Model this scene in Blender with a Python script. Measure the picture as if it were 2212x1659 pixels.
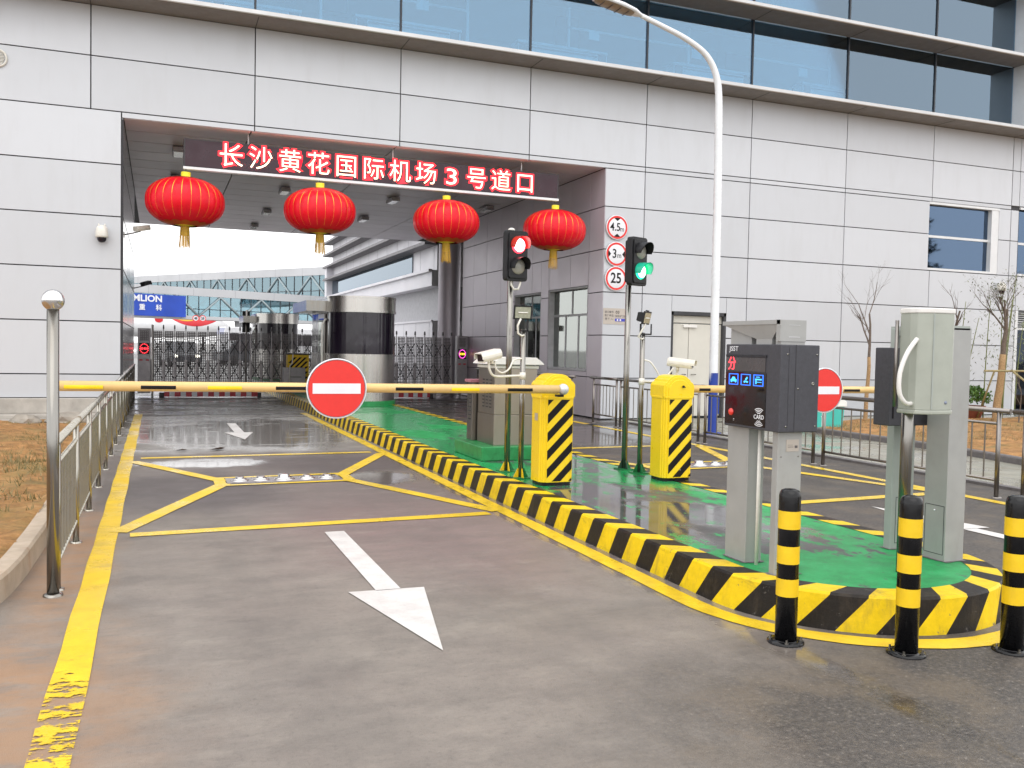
import bpy, bmesh, math, random
from mathutils import Vector, Matrix
R = math.radians
PI = math.pi
random.seed(7)
scene = bpy.context.scene
for o in list(bpy.data.objects): bpy.data.objects.remove(o)

# ------------------------------------------------------------------ camera
H = 1.5
def cam_axes(yaw=0.375742, p=-0.03906, r=0.019847):
    f = Vector((math.sin(yaw)*math.cos(p), math.cos(yaw)*math.cos(p), math.sin(p)))
    rt = Vector((math.cos(yaw), -math.sin(yaw), 0)); up = rt.cross(f)
    return rt*math.cos(r)+up*math.sin(r), -rt*math.sin(r)+up*math.cos(r), f
cr, cu, cf = cam_axes()
cd = bpy.data.cameras.new("camera"); cam = bpy.data.objects.new("camera", cd)
scene.collection.objects.link(cam); scene.camera = cam
cd.sensor_width = 36; cd.lens = 1945/2212*36; cd.clip_end = 2000; cd.clip_start = .05
m = Matrix((cr, cu, -cf)).transposed().to_4x4(); m.translation = Vector((0, 0, H))
cam.matrix_world = m

# ------------------------------------------------------------------ light
SUN_EL, SUN_AZ = 55, 200      # high sun behind cloud, behind the camera
w = bpy.data.worlds.new("World"); scene.world = w; w.use_nodes = True
nt = w.node_tree; nt.nodes.clear()
sky = nt.nodes.new('ShaderNodeTexSky'); sky.sky_type = 'NISHITA'; sky.sun_disc = False
sky.sun_elevation = R(SUN_EL); sky.sun_rotation = R(SUN_AZ); sky.dust_density = 1.5; sky.air_density = 1.0; sky.ozone_density = 1
hs = nt.nodes.new('ShaderNodeHueSaturation'); hs.inputs['Saturation'].default_value = .5; hs.inputs['Value'].default_value = 1.0
# closed cloud cover: most of the clear sky's light is replaced by an even pale grey
cl = nt.nodes.new('ShaderNodeMix'); cl.data_type = 'RGBA'; cl.inputs[0].default_value = .88; cl.inputs[7].default_value = (9.0, 8.95, 8.95, 1)
bg = nt.nodes.new('ShaderNodeBackground'); bg.inputs[1].default_value = .15
wo = nt.nodes.new('ShaderNodeOutputWorld')
nt.links.new(sky.outputs[0], hs.inputs['Color']); nt.links.new(hs.outputs[0], cl.inputs[6]); nt.links.new(cl.outputs[2], bg.inputs[0]); nt.links.new(bg.outputs[0], wo.inputs[0])
sd = bpy.data.lights.new("sun", 'SUN'); sd.energy = .5; sd.angle = R(60); sd.color = (1, .97, .93)
so = bpy.data.objects.new("sun", sd); scene.collection.objects.link(so)
so.rotation_euler = (R(90-SUN_EL), 0, R(180-SUN_AZ)); so.location = (0, -5, 30)
vs = scene.view_settings; vs.view_transform = 'Standard'; vs.look = 'None'; vs.exposure = 0.6; vs.gamma = 1
scene.render.engine = 'CYCLES'
scene.cycles.max_bounces = 8; scene.cycles.transparent_max_bounces = 12
scene.render.resolution_x = 1024; scene.render.resolution_y = 768

# ------------------------------------------------------------------ materials
MATS = {}
def newmat(name):
    m = bpy.data.materials.new(name); m.use_nodes = True; MATS[name] = m
    return m, m.node_tree, m.node_tree.nodes['Principled BSDF']
def ramp(nt, src, stops):
    r = nt.nodes.new('ShaderNodeValToRGB'); e = r.color_ramp.elements
    while len(e) > 1: e.remove(e[0])
    e[0].position = stops[0][0]; e[0].color = tuple(stops[0][1])+(1,)
    for p, c in stops[1:]:
        k = e.new(p); k.color = tuple(c)+(1,)
    nt.links.new(src, r.inputs[0]); return r.outputs[0]
def noise(nt, scale, detail=4, rough=.55, vec=None, dist=0):
    n = nt.nodes.new('ShaderNodeTexNoise'); n.inputs['Scale'].default_value = scale
    n.inputs['Detail'].default_value = detail; n.inputs['Roughness'].default_value = rough; n.inputs['Distortion'].default_value = dist
    if vec is not None: nt.links.new(vec, n.inputs['Vector'])
    return n.outputs['Fac']
def geo(nt, scale=None, name='Position'):
    g = nt.nodes.new('ShaderNodeNewGeometry').outputs[name]
    if scale:
        mp = nt.nodes.new('ShaderNodeMapping'); mp.inputs['Scale'].default_value = scale
        nt.links.new(g, mp.inputs[0]); return mp.outputs[0]
    return g
def obc(nt, scale=None):
    g = nt.nodes.new('ShaderNodeTexCoord').outputs['Object']
    if scale:
        mp = nt.nodes.new('ShaderNodeMapping'); mp.inputs['Scale'].default_value = scale
        nt.links.new(g, mp.inputs[0]); return mp.outputs[0]
    return g
def math_(nt, op, a, b=None, c=None, clamp=False):
    n = nt.nodes.new('ShaderNodeMath'); n.operation = op; n.use_clamp = clamp
    for i, v in enumerate((a, b, c)):
        if v is None: continue
        if isinstance(v, (int, float)): n.inputs[i].default_value = v
        else: nt.links.new(v, n.inputs[i])
    return n.outputs[0]
def mrange(nt, v, a, b, c=0., d=1., smooth=True):
    n = nt.nodes.new('ShaderNodeMapRange'); n.interpolation_type = 'SMOOTHSTEP' if smooth else 'LINEAR'
    nt.links.new(v, n.inputs[0]); n.inputs[1].default_value = a; n.inputs[2].default_value = b; n.inputs[3].default_value = c; n.inputs[4].default_value = d
    return n.outputs[0]
def mixc(nt, f, a, b, mode='MIX'):
    n = nt.nodes.new('ShaderNodeMix'); n.data_type = 'RGBA'; n.blend_type = mode
    if isinstance(f, (int, float)): n.inputs[0].default_value = f
    else: nt.links.new(f, n.inputs[0])
    for i, v in ((6, a), (7, b)):
        if isinstance(v, tuple): n.inputs[i].default_value = v+(1,)
        else: nt.links.new(v, n.inputs[i])
    return n.outputs[2]
def sepx(nt, v):
    s = nt.nodes.new('ShaderNodeSeparateXYZ'); nt.links.new(v, s.inputs[0]); return s.outputs
def bump(nt, b, h, strength=.2, dist=.01):
    n = nt.nodes.new('ShaderNodeBump'); n.inputs['Strength'].default_value = strength; n.inputs['Distance'].default_value = dist
    nt.links.new(h, n.inputs['Height']); nt.links.new(n.outputs[0], b.inputs['Normal'])
def mat(name, col, rough=.5, metal=0., var=.12, vs_=6., coat=0., bmp=0., spec=.5, dirt=None, rvar=.1):
    """plain surface with a little tonal mottling, roughness variation and optional grime"""
    if name in MATS: return MATS[name]
    m, nt, b = newmat(name)
    o = obc(nt)
    n = noise(nt, vs_, 5, .6, o)
    lo = tuple(c*(1-var) for c in col); hi = tuple(min(1, c*(1+var)) for c in col)
    c = ramp(nt, n, [(.3, lo), (.7, hi)])
    if dirt:
        n2 = noise(nt, vs_*.6, 8, .7, obc(nt, (1, 1, .35)))
        c = mixc(nt, mrange(nt, n2, .52, .75, 0, dirt[1]), c, dirt[0])
    nt.links.new(c, b.inputs['Base Color'])
    nt.links.new(mrange(nt, noise(nt, vs_*2.3, 4, .6, o), .3, .7, max(.02, rough-rvar), min(1, rough+rvar)), b.inputs['Roughness'])
    b.inputs['Metallic'].default_value = metal; b.inputs['Coat Weight'].default_value = coat; b.inputs['Coat Roughness'].default_value = .08
    b.inputs['Specular IOR Level'].default_value = spec
    if bmp: bump(nt, b, noise(nt, vs_*8, 4, .7, o), bmp, .003)
    return m
def emis(name, col, strength, base=(0.02, .02, .02)):
    m, nt, b = newmat(name); b.inputs['Base Color'].default_value = base+(1,)
    b.inputs['Emission Color'].default_value = col+(1,); b.inputs['Emission Strength'].default_value = strength
    return m

def panel_mat(name, col, rough, metal=.0, tint=(.0, .0)):
    m, nt, b = newmat(name)
    rnd = geo(nt, None, 'Random Per Island')
    c = ramp(nt, rnd, [(0, tuple(k*.94 for k in col)), (1, tuple(k*1.045 for k in col))])
    st = noise(nt, 1.4, 6, .65, geo(nt, (2.2, 2.2, .5)))
    c = mixc(nt, mrange(nt, st, .45, .75, 0, .16), c, (.42, .42, .42))
    run = noise(nt, 1., 6, .7, geo(nt, (9, 9, .35)))
    c = mixc(nt, mrange(nt, run, .58, .76, 0, .07), c, (.32, .31, .30))
    nt.links.new(c, b.inputs['Base Color'])
    nt.links.new(mrange(nt, noise(nt, 3., 4, .6, geo(nt)), .3, .7, rough-.02, rough+.03), b.inputs['Roughness'])
    b.inputs['Metallic'].default_value = metal
    return m
panel_mat('aluminium_panel', (.545, .56, .59), .46, .22)
panel_mat('passage_panel', (.50, .45, .50), .38, .25)
panel_mat('soffit_panel', (.70, .65, .70), .42, .2)
mat('joint_dark', (.05, .05, .055), .8)
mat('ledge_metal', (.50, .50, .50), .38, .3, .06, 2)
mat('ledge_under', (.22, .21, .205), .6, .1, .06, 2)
mat('white_frame', (.66, .67, .68), .4, .1, .04)
mat('dark_frame', (.03, .035, .045), .4)
mat('room_wall', (.36, .45, .51), .8, 0, .06, 1)
mat('room_white', (.90, .93, .94), .6, 0, .04)
mat('room_dark', (.12, .15, .18), .8)
mat('door_cream', (.60, .58, .52), .45, 0, .05, 2, dirt=((.4, .37, .32), .15))
mat('concrete', (.36, .34, .31), .7, 0, .2, 5, bmp=.4, dirt=((.17, .15, .13), .6))
mat('plinth_concrete', (.40, .37, .33), .75, 0, .2, 3, bmp=.4, dirt=((.14, .12, .10), .75))
mat('kerb_concrete', (.42, .34, .26), .7, 0, .2, 5, bmp=.5, dirt=((.30, .16, .08), .7))
mat('grey_kerb', (.13, .12, .12), .55, 0, .25, 8, bmp=.4)
mat('rock', (.30, .27, .23), .8, 0, .3, 4, bmp=.8)
mat('black_paint', (.006, .006, .007), .22, 0, .3, 8, spec=.35)
mat('black_plastic', (.012, .012, .014), .42, 0, .2, 20, spec=.3)
mat('bollard_yellow', (.80, .52, .008), .4, 0, .08, 12, dirt=((.30, .18, .03), .45))
mat('housing_yellow', (.84, .58, .002), .36, 0, .03, 10, coat=.3, dirt=((.55, .40, .02), .18))
mat('arm_cream', (.74, .50, .20), .35, 0, .05, 5)
mat('strip_yellow', (.85, .60, .005), .35)
mat('decal_black', (.006, .005, .006), .4, spec=.25)
mat('sign_red', (.72, .028, .022), .4, 0, .03, 20)
mat('sign_white', (.76, .76, .80), .4, 0, .03)
mat('white_plastic', (.72, .70, .67), .35, 0, .05)
mat('camera_white', (.70, .68, .62), .35, 0, .06, 14, dirt=((.4, .37, .3), .3))
mat('pole_white', (.74, .76, .79), .3, 0, .05, 2, coat=.3)
mat('pole_blue', (.012, .045, .30), .4, 0, .15, 4)
mat('post_grey', (.345, .345, .335), .40, .15, .06, 6, dirt=((.22, .20, .17), .35))
mat('post_green_grey', (.34, .37, .345), .45, .1, .05, 8)
mat('badge_grey', (.22, .25, .33), .4)
mat('antenna_body', (.35, .37, .32), .42, 0, .06, 10, dirt=((.33, .34, .29), .3))
mat('machine_dark', (.052, .052, .062), .5, .1, .12, 40, bmp=.15)
mat('machine_panel', (.008, .007, .010), .1, 0, .2, 4)
mat('display_grey', (.065, .06, .062), .3)
mat('red_button', (.75, .03, .02), .3, coat=.6)
mat('print_white', (.7, .7, .72), .5)
mat('print_dark', (.10, .09, .09), .5)
mat('black_glass', (.012, .008, .016), .06, 0, .3, 2)
mat('bin_teal', (.05, .46, .40), .4, 0, .08, 6)
mat('bin_lid', (.74, .76, .74), .4, 0, .05)
mat('lantern_red', (.74, .006, .020), .36, 0, .1, 5, spec=.28)
mat('lantern_gold', (.95, .50, .04), .35, .1, .1, 20)
mat('lantern_yellow', (.88, .72, .05), .5, 0, .08, 20)
mat('tassel_gold', (.62, .36, .04), .6, 0, .2, 30)
mat('plaque_metal', (.47, .42, .37), .4, .3, .05)
mat('plaque_blue', (.05, .06, .45), .4)
mat('lens_white', (.30, .29, .26), .2, 0, .05, 20)
mat('lamp_diffuser', (.30, .24, .16), .35, 0, .2, 12)
mat('flood_glass', (.42, .43, .34), .12, .3, .2, 30, coat=.5)
mat('reflector', (.55, .56, .50), .2, .7)
mat('gate_metal', (.32, .30, .31), .4, .45, .12, 10)
mat('gate_dark', (.05, .045, .05), .5, .3)
mat('bar_red', (.50, .03, .05), .45)
mat('airliner_white', (.78, .78, .79), .3, 0, .03, .3)
mat('livery_red', (.62, .02, .03), .4)
mat('livery_yellow', (.8, .42, .02), .4)
mat('corridor_roof', (.50, .505, .52), .5, .1, .05, .3)
mat('truss_steel', (.30, .36, .38), .5, .2, .08, .5)
mat('banner_blue', (.012, .06, .42), .5, 0, .15, .4)
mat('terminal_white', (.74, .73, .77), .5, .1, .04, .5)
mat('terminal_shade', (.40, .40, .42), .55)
mat('fin_grey', (.16, .15, .16), .5, .2)
mat('bark', (.13, .10, .08), .85, 0, .3, 30, bmp=.5)
mat('straw', (.34, .22, .11), .9, 0, .3, 40, bmp=.8)
mat('bamboo_pole', (.30, .25, .12), .6, 0, .3, 14)
mat('bamboo_stem', (.15, .17, .05), .5, 0, .3, 14)
mat('pot_red', (.26, .09, .06), .6, 0, .2, 20)
mat('leaf_debris', (.05, .03, .02), .7)
mat('skin', (.45, .28, .2), .6); mat('vest_orange', (.9, .22, .03), .6); mat('trousers', (.02, .02, .03), .7)
mat('vehicle_white', (.6, .6, .62), .25, coat=.6); mat('vehicle_dark', (.03, .035, .045), .25, coat=.6); mat('tyre', (.02, .02, .02), .8)
mat('tail_orange', (.7, .2, .02), .3)
emis('led_core', (1, .62, .42), 3.0); emis('led_red', (1, .006, .015), 3.2); emis('led_red_dim', (1, .04, .06), 2.2)
emis('lamp_red', (1, .03, .05), 4.0); emis('lamp_green', (.02, 1, .35), 2.2); emis('lamp_yellow', (1, .55, .03), 2.5); emis('led_magenta', (1, .1, .7), 2)
emis('core_red', (1, .62, .62), 4.5); emis('core_green', (.55, 1, .8), 3.5)
emis('icon_blue', (.02, .16, 1), 1.6); emis('icon_cyan', (.05, .45, 1), 1.6); emis('head_light', (1, .95, .8), 3)

# leaves
def leafmat(name, a, b_):
    m, nt, b = newmat(name)
    nt.links.new(ramp(nt, geo(nt, None, 'Random Per Island'), [(0, a), (1, b_)]), b.inputs['Base Color']); b.inputs['Roughness'].default_value = .55
leafmat('bamboo_leaf', (.07, .09, .03), (.16, .18, .07)); leafmat('hedge_leaf', (.03, .09, .015), (.10, .20, .03)); leafmat('dark_leaf', (.015, .025, .012), (.04, .06, .03))

# brushed stainless: vertical streaks, reflections of what stands around
def steel(name, col=(.48, .47, .46), rough=.22, sc=(60, 60, .6), rust=.0):
    m, nt, b = newmat(name)
    n = noise(nt, 1., 3, .5, obc(nt, sc))
    c = ramp(nt, n, [(.25, tuple(k*.92 for k in col)), (.75, tuple(min(1, k*1.06) for k in col))])
    if rust:
        r_ = noise(nt, 2.2, 7, .7, obc(nt, (3, 3, .7)))
        c = mixc(nt, mrange(nt, r_, .48, .72, 0, rust), c, (.20, .13, .06))
    nt.links.new(c, b.inputs['Base Color']); b.inputs['Metallic'].default_value = .95
    nt.links.new(mrange(nt, n, .2, .8, rough-.04, rough+.06), b.inputs['Roughness'])
    return m
steel('stainless', (.27, .26, .24), .20, (60, 60, .6), .2); steel('stainless_ball', (.62, .6, .58), .10); steel('stainless_dull', (.25, .23, .215), .30, (30, 30, 1), .12)
steel('stainless_left', (.40, .38, .335), .25, (50, 50, .8), .35); steel('booth_steel', (.50, .485, .46), .24, (14, 14, .3)); steel('passage_steel', (.46, .45, .46), .16, (3, 3, .3))
steel('cabinet_steel', (.36, .32, .28), .34, (1, 1, .5), .15); steel('dome_steel', (.62, .61, .60), .16, (5, 5, 5)); mat('barrier_ball', (.60, .60, .62), .32, .35, .05, 20)

# glass with tint: mix of a see-through tint and a mirror
def glassmat(name, tint, refl, fac, rough=.03):
    m, nt, b = newmat(name); nt.nodes.remove(b)
    t = nt.nodes.new('ShaderNodeBsdfTransparent'); t.inputs[0].default_value = tint+(1,)
    g = nt.nodes.new('ShaderNodeBsdfGlossy'); g.inputs[0].default_value = refl+(1,); g.inputs['Roughness'].default_value = rough
    lw = nt.nodes.new('ShaderNodeFresnel'); lw.inputs[0].default_value = 1.45
    f = math_(nt, 'ADD', lw.outputs[0], fac, None, True)
    mx = nt.nodes.new('ShaderNodeMixShader'); nt.links.new(f, mx.inputs[0]); nt.links.new(t.outputs[0], mx.inputs[1]); nt.links.new(g.outputs[0], mx.inputs[2])
    nt.links.new(mx.outputs[0], nt.nodes['Material Output'].inputs[0])
glassmat('window_glass', (.58, .80, .90), (.42, .55, .68), .26)
m, nt, b = newmat('daylight_partition'); nt.nodes.remove(b); tl_ = nt.nodes.new('ShaderNodeBsdfTranslucent'); tl_.inputs[0].default_value = (.40, .50, .56, 1); df_ = nt.nodes.new('ShaderNodeBsdfDiffuse'); df_.inputs[0].default_value = (.5, .6, .66, 1)
mx_ = nt.nodes.new('ShaderNodeMixShader'); mx_.inputs[0].default_value = .25; nt.links.new(tl_.outputs[0], mx_.inputs[1]); nt.links.new(df_.outputs[0], mx_.inputs[2]); nt.links.new(mx_.outputs[0], nt.nodes['Material Output'].inputs[0])
glassmat('blue_window_glass', (.25, .36, .48), (.15, .215, .32), .55)
glassmat('corridor_glass', (.50, .70, .74), (.40, .54, .60), .42)
glassmat('passage_glass', (.66, .74, .70), (.62, .65, .62), .40)
glassmat('wing_glass', (.34, .42, .48), (.42, .48, .54), .35)
glassmat('dark_door_glass', (.08, .10, .14), (.12, .14, .18), .3)
glassmat('lens_cover', (.8, .8, .75), (.8, .8, .8), .02)

# perforated sheet of the folding gates
def perforated():
    m, nt, b = newmat('perforated_sheet')
    b.inputs['Base Color'].default_value = (.14, .13, .135, 1); b.inputs['Metallic'].default_value = .4; b.inputs['Roughness'].default_value = .45
    s = sepx(nt, obc(nt))
    def cell(v, per):
        f = math_(nt, 'FRACT', math_(nt, 'DIVIDE', v, per)); return math_(nt, 'ABSOLUTE', math_(nt, 'SUBTRACT', f, .5))
    a = cell(s[0], .046); c = cell(s[2], .046)
    d = math_(nt, 'SQRT', math_(nt, 'ADD', math_(nt, 'MULTIPLY', a, a), math_(nt, 'MULTIPLY', c, c)))
    hole = math_(nt, 'LESS_THAN', d, .29)
    t = nt.nodes.new('ShaderNodeBsdfTransparent'); mx = nt.nodes.new('ShaderNodeMixShader')
    nt.links.new(hole, mx.inputs[0]); nt.links.new(b.outputs[0], mx.inputs[1]); nt.links.new(t.outputs[0], mx.inputs[2])
    nt.links.new(mx.outputs[0], nt.nodes['Material Output'].inputs[0])
perforated()

def blob(nt, P, x, y, rx, ry, wob=.35, soft=.45):
    """soft-edged irregular patch centred at x,y (a stain, a puddle): 0..1"""
    dx = math_(nt, 'DIVIDE', math_(nt, 'SUBTRACT', P[0], x), rx); dy = math_(nt, 'DIVIDE', math_(nt, 'SUBTRACT', P[1], y), ry)
    d = math_(nt, 'SQRT', math_(nt, 'ADD', math_(nt, 'MULTIPLY', dx, dx), math_(nt, 'MULTIPLY', dy, dy)))
    n = noise(nt, .9/min(rx, ry)+.3, 6, .65, geo(nt, (1, .6, 1)))
    d = math_(nt, 'ADD', d, math_(nt, 'MULTIPLY', math_(nt, 'SUBTRACT', n, .5), wob*4))
    return mrange(nt, d, 1-soft, 1+soft, 1, 0)

def asphalt():
    m, nt, b = newmat('wet_asphalt')
    g = geo(nt); P = sepx(nt, g)
    fine = noise(nt, 90, 3, .7, g); mid = noise(nt, 3.2, 7, .65, g); big = noise(nt, .55, 5, .6, g)
    c = ramp(nt, mid, [(.3, (.150, .132, .116)), (.5, (.212, .186, .163)), (.72, (.262, .230, .198))])
    c = mixc(nt, mrange(nt, big, .35, .65, 0, .45), c, (.225, .182, .158))
    c = mixc(nt, blob(nt, P, 2.1, 7.6, 1.2, 2.0, .25, .5), c, (.21, .150, .142))
    c = mixc(nt, math_(nt, 'MULTIPLY', mrange(nt, P[1], 7.6, 9.0), .55), c, (.115, .098, .098))
    # coarser, darker tarmac in front of the island nose and on the exit lane
    dk = blob(nt, P, 3.7, 2.6, 1.95, 1.15, .3, .40)
    lane = mrange(nt, P[0], 4.9, 5.3)
    dk2 = math_(nt, 'MAXIMUM', dk, lane)
    agg = ramp(nt, noise(nt, 38, 5, .85, g), [(.36, (.020, .018, .017)), (.50, (.055, .048, .043)), (.60, (.095, .083, .072)), (.70, (.30, .27, .24))])
    agg = mixc(nt, mrange(nt, noise(nt, 1.7, 8, .7, g), .46, .64, 0, .45), agg, (.15, .115, .078))
    c = mixc(nt, mrange(nt, fine, .35, .7, 0, .35), c, (.26, .235, .21))
    c = mixc(nt, mrange(nt, noise(nt, 30, 6, .8, g), .50, .68, 0, .42), c, (.10, .088, .078))
    c = mixc(nt, mrange(nt, noise(nt, 1.9, 9, .74, geo(nt, (.7, 1.5, 1))), .40, .66, 0, .42), c, (.125, .112, .102))
    c = mixc(nt, mrange(nt, noise(nt, 2.7, 9, .74, geo(nt, (.8, 1.7, 1.3))), .52, .70, 0, .4), c, (.31, .275, .235))
    # two faint tyre lanes polished darker
    for tx in (.62, 2.05):
        tw = mrange(nt, math_(nt, 'ABSOLUTE', math_(nt, 'SUBTRACT', P[0], tx)), .10, .34, .22, 0)
        c = mixc(nt, math_(nt, 'MULTIPLY', tw, mrange(nt, noise(nt, 2.2, 6, .7, geo(nt, (1, .4, 1))), .35, .6)), c, (.10, .090, .085))
    # grey cement slab before the passage
    slab = math_(nt, 'MULTIPLY', mrange(nt, math_(nt, 'ADD', P[1], math_(nt, 'MULTIPLY', mid, .5)), 12.95, 13.1), mrange(nt, P[0], 8.6, 8.8, 1, 0))
    c = mixc(nt, math_(nt, 'MULTIPLY', slab, .75), c, ramp(nt, mid, [(.3, (.19, .18, .17)), (.7, (.28, .262, .24))]))
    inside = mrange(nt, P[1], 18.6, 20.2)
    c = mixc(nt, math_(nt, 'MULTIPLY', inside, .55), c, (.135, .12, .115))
    # orange mud washed out at the left foot of the picture
    mud = math_(nt, 'MAXIMUM', blob(nt, P, -.72, 3.9, .62, 1.2, .35, .6), blob(nt, P, -.55, 6.9, .24, 1.7, .35, .6))
    c = mixc(nt, math_(nt, 'MULTIPLY', math_(nt, 'MULTIPLY', mud, .62), mrange(nt, noise(nt, 4, 8, .75, geo(nt, (.7, 1.8, 1))), .34, .56, .25, 1)), c, (.36, .19, .085))
    mud2 = blob(nt, P, 2.6, 2.9, .5, .35, .35, .6)
    c = mixc(nt, math_(nt, 'MULTIPLY', math_(nt, 'MULTIPLY', mud2, .35), mrange(nt, noise(nt, 5, 8, .75, g), .42, .62)), c, (.28, .18, .10))
    # dark crumbs and damp streaks
    dark = mrange(nt, noise(nt, 1.3, 9, .75, geo(nt, (.8, 2.4, 1))), .58, .76)
    c = mixc(nt, math_(nt, 'MULTIPLY', dark, .6), c, (.070, .060, .056))
    damp = math_(nt, 'MAXIMUM', blob(nt, P, .35, 9.7, .8, 1.3, .3, .4), blob(nt, P, 2.2, 11.4, 1.2, .9, .3, .4))
    c = mixc(nt, math_(nt, 'MULTIPLY', damp, .6), c, (.062, .054, .058))
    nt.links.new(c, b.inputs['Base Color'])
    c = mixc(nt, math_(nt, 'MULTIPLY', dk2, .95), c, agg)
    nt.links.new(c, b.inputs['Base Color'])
    # wetness
    pn = noise(nt, .8, 7, .62, geo(nt, (.55, 1.5, 1)))
    wet = math_(nt, 'MULTIPLY', mrange(nt, pn, .40, .55), mrange(nt, P[1], 12.6, 13.6))
    pud = math_(nt, 'MAXIMUM', blob(nt, P, 1.3, 15.9, 2.0, 2.9, .35, .3), blob(nt, P, 6.6, 14.8, 2.0, 2.6, .3, .35))
    pud = math_(nt, 'MAXIMUM', pud, blob(nt, P, .55, 11.8, .75, .42, .3, .25))
    pud = math_(nt, 'MAXIMUM', pud, blob(nt, P, 2.35, 10.1, .45, .55, .3, .3))
    pud = math_(nt, 'MAXIMUM', pud, blob(nt, P, 3.0, 7.4, .16, 5.0, .2, .3))
    wet = math_(nt, 'MAXIMUM', math_(nt, 'MULTIPLY', wet, .8), pud)
    wet = math_(nt, 'MULTIPLY', wet, mrange(nt, noise(nt, 2.6, 6, .7, geo(nt, (.35, 1.6, 1))), .28, .46))
    damp2 = mrange(nt, noise(nt, .7, 6, .6, g), .42, .62)
    rgh = math_(nt, 'SUBTRACT', .62, math_(nt, 'MULTIPLY', damp2, .16))
    n = nt.nodes.new('ShaderNodeMix'); n.data_type = 'FLOAT'
    nt.links.new(wet, n.inputs[0]); nt.links.new(rgh, n.inputs[2]); n.inputs[3].default_value = .07
    nt.links.new(n.outputs[0], b.inputs['Roughness'])
    hgt = math_(nt, 'ADD', math_(nt, 'MULTIPLY', fine, .5), math_(nt, 'MULTIPLY', noise(nt, 240, 2, .5, g), .5))
    bm = nt.nodes.new('ShaderNodeBump'); bm.inputs['Distance'].default_value = .006
    nt.links.new(hgt, bm.inputs['Height']); nt.links.new(mrange(nt, wet, 0, .8, .75, .02), bm.inputs['Strength']); nt.links.new(bm.outputs[0], b.inputs['Normal'])
    b.inputs['Specular IOR Level'].default_value = .5
asphalt()

def paint(name, col, worn_y=None, base_wear=.66, gloss=.3, stain=(.30, .22, .06)):
    """road paint lying on its own thin sheet, flaked away where it is worn"""
    m, nt, b = newmat(name)
    g = geo(nt); P = sepx(nt, g)
    c = ramp(nt, noise(nt, 7, 6, .65, g), [(.3, tuple(k*.82 for k in col)), (.7, tuple(min(1, k*1.06) for k in col))])
    c = mixc(nt, mrange(nt, noise(nt, 2.2, 8, .75, geo(nt, (1, 2.2, 1))), .55, .72, 0, .40), c, stain)
    c = mixc(nt, mrange(nt, noise(nt, 120, 2, .6, g), .60, .72, 0, .35), c, tuple(k*.35 for k in col))
    nt.links.new(c, b.inputs['Base Color'])
    nt.links.new(mrange(nt, noise(nt, 1.5, 5, .6, g), .35, .65, gloss-.12, gloss+.22), b.inputs['Roughness'])
    bump(nt, b, noise(nt, 110, 3, .7, g), .3, .004)
    w_ = noise(nt, 7, 10, .76, geo(nt, (1, 1.9, 1)))
    lim = base_wear
    thr = lim if worn_y is None else mrange(nt, P[1], worn_y[0], worn_y[1], .50, lim)
    f = math_(nt, 'GREATER_THAN', w_, thr)
    t = nt.nodes.new('ShaderNodeBsdfTransparent'); mx = nt.nodes.new('ShaderNodeMixShader')
    nt.links.new(f, mx.inputs[0]); nt.links.new(b.outputs[0], mx.inputs[1]); nt.links.new(t.outputs[0], mx.inputs[2])
    nt.links.new(mx.outputs[0], nt.nodes['Material Output'].inputs[0])
paint('line_yellow', (.78, .52, .012), (4.0, 4.9), .67); paint('line_yellow_thin', (.80, .55, .03), None, .68); paint('line_white', (.66, .64, .62), None, .69, .45, (.45, .38, .34))
paint('strip_top_yellow', (.82, .56, .01), None, .62)

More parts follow.
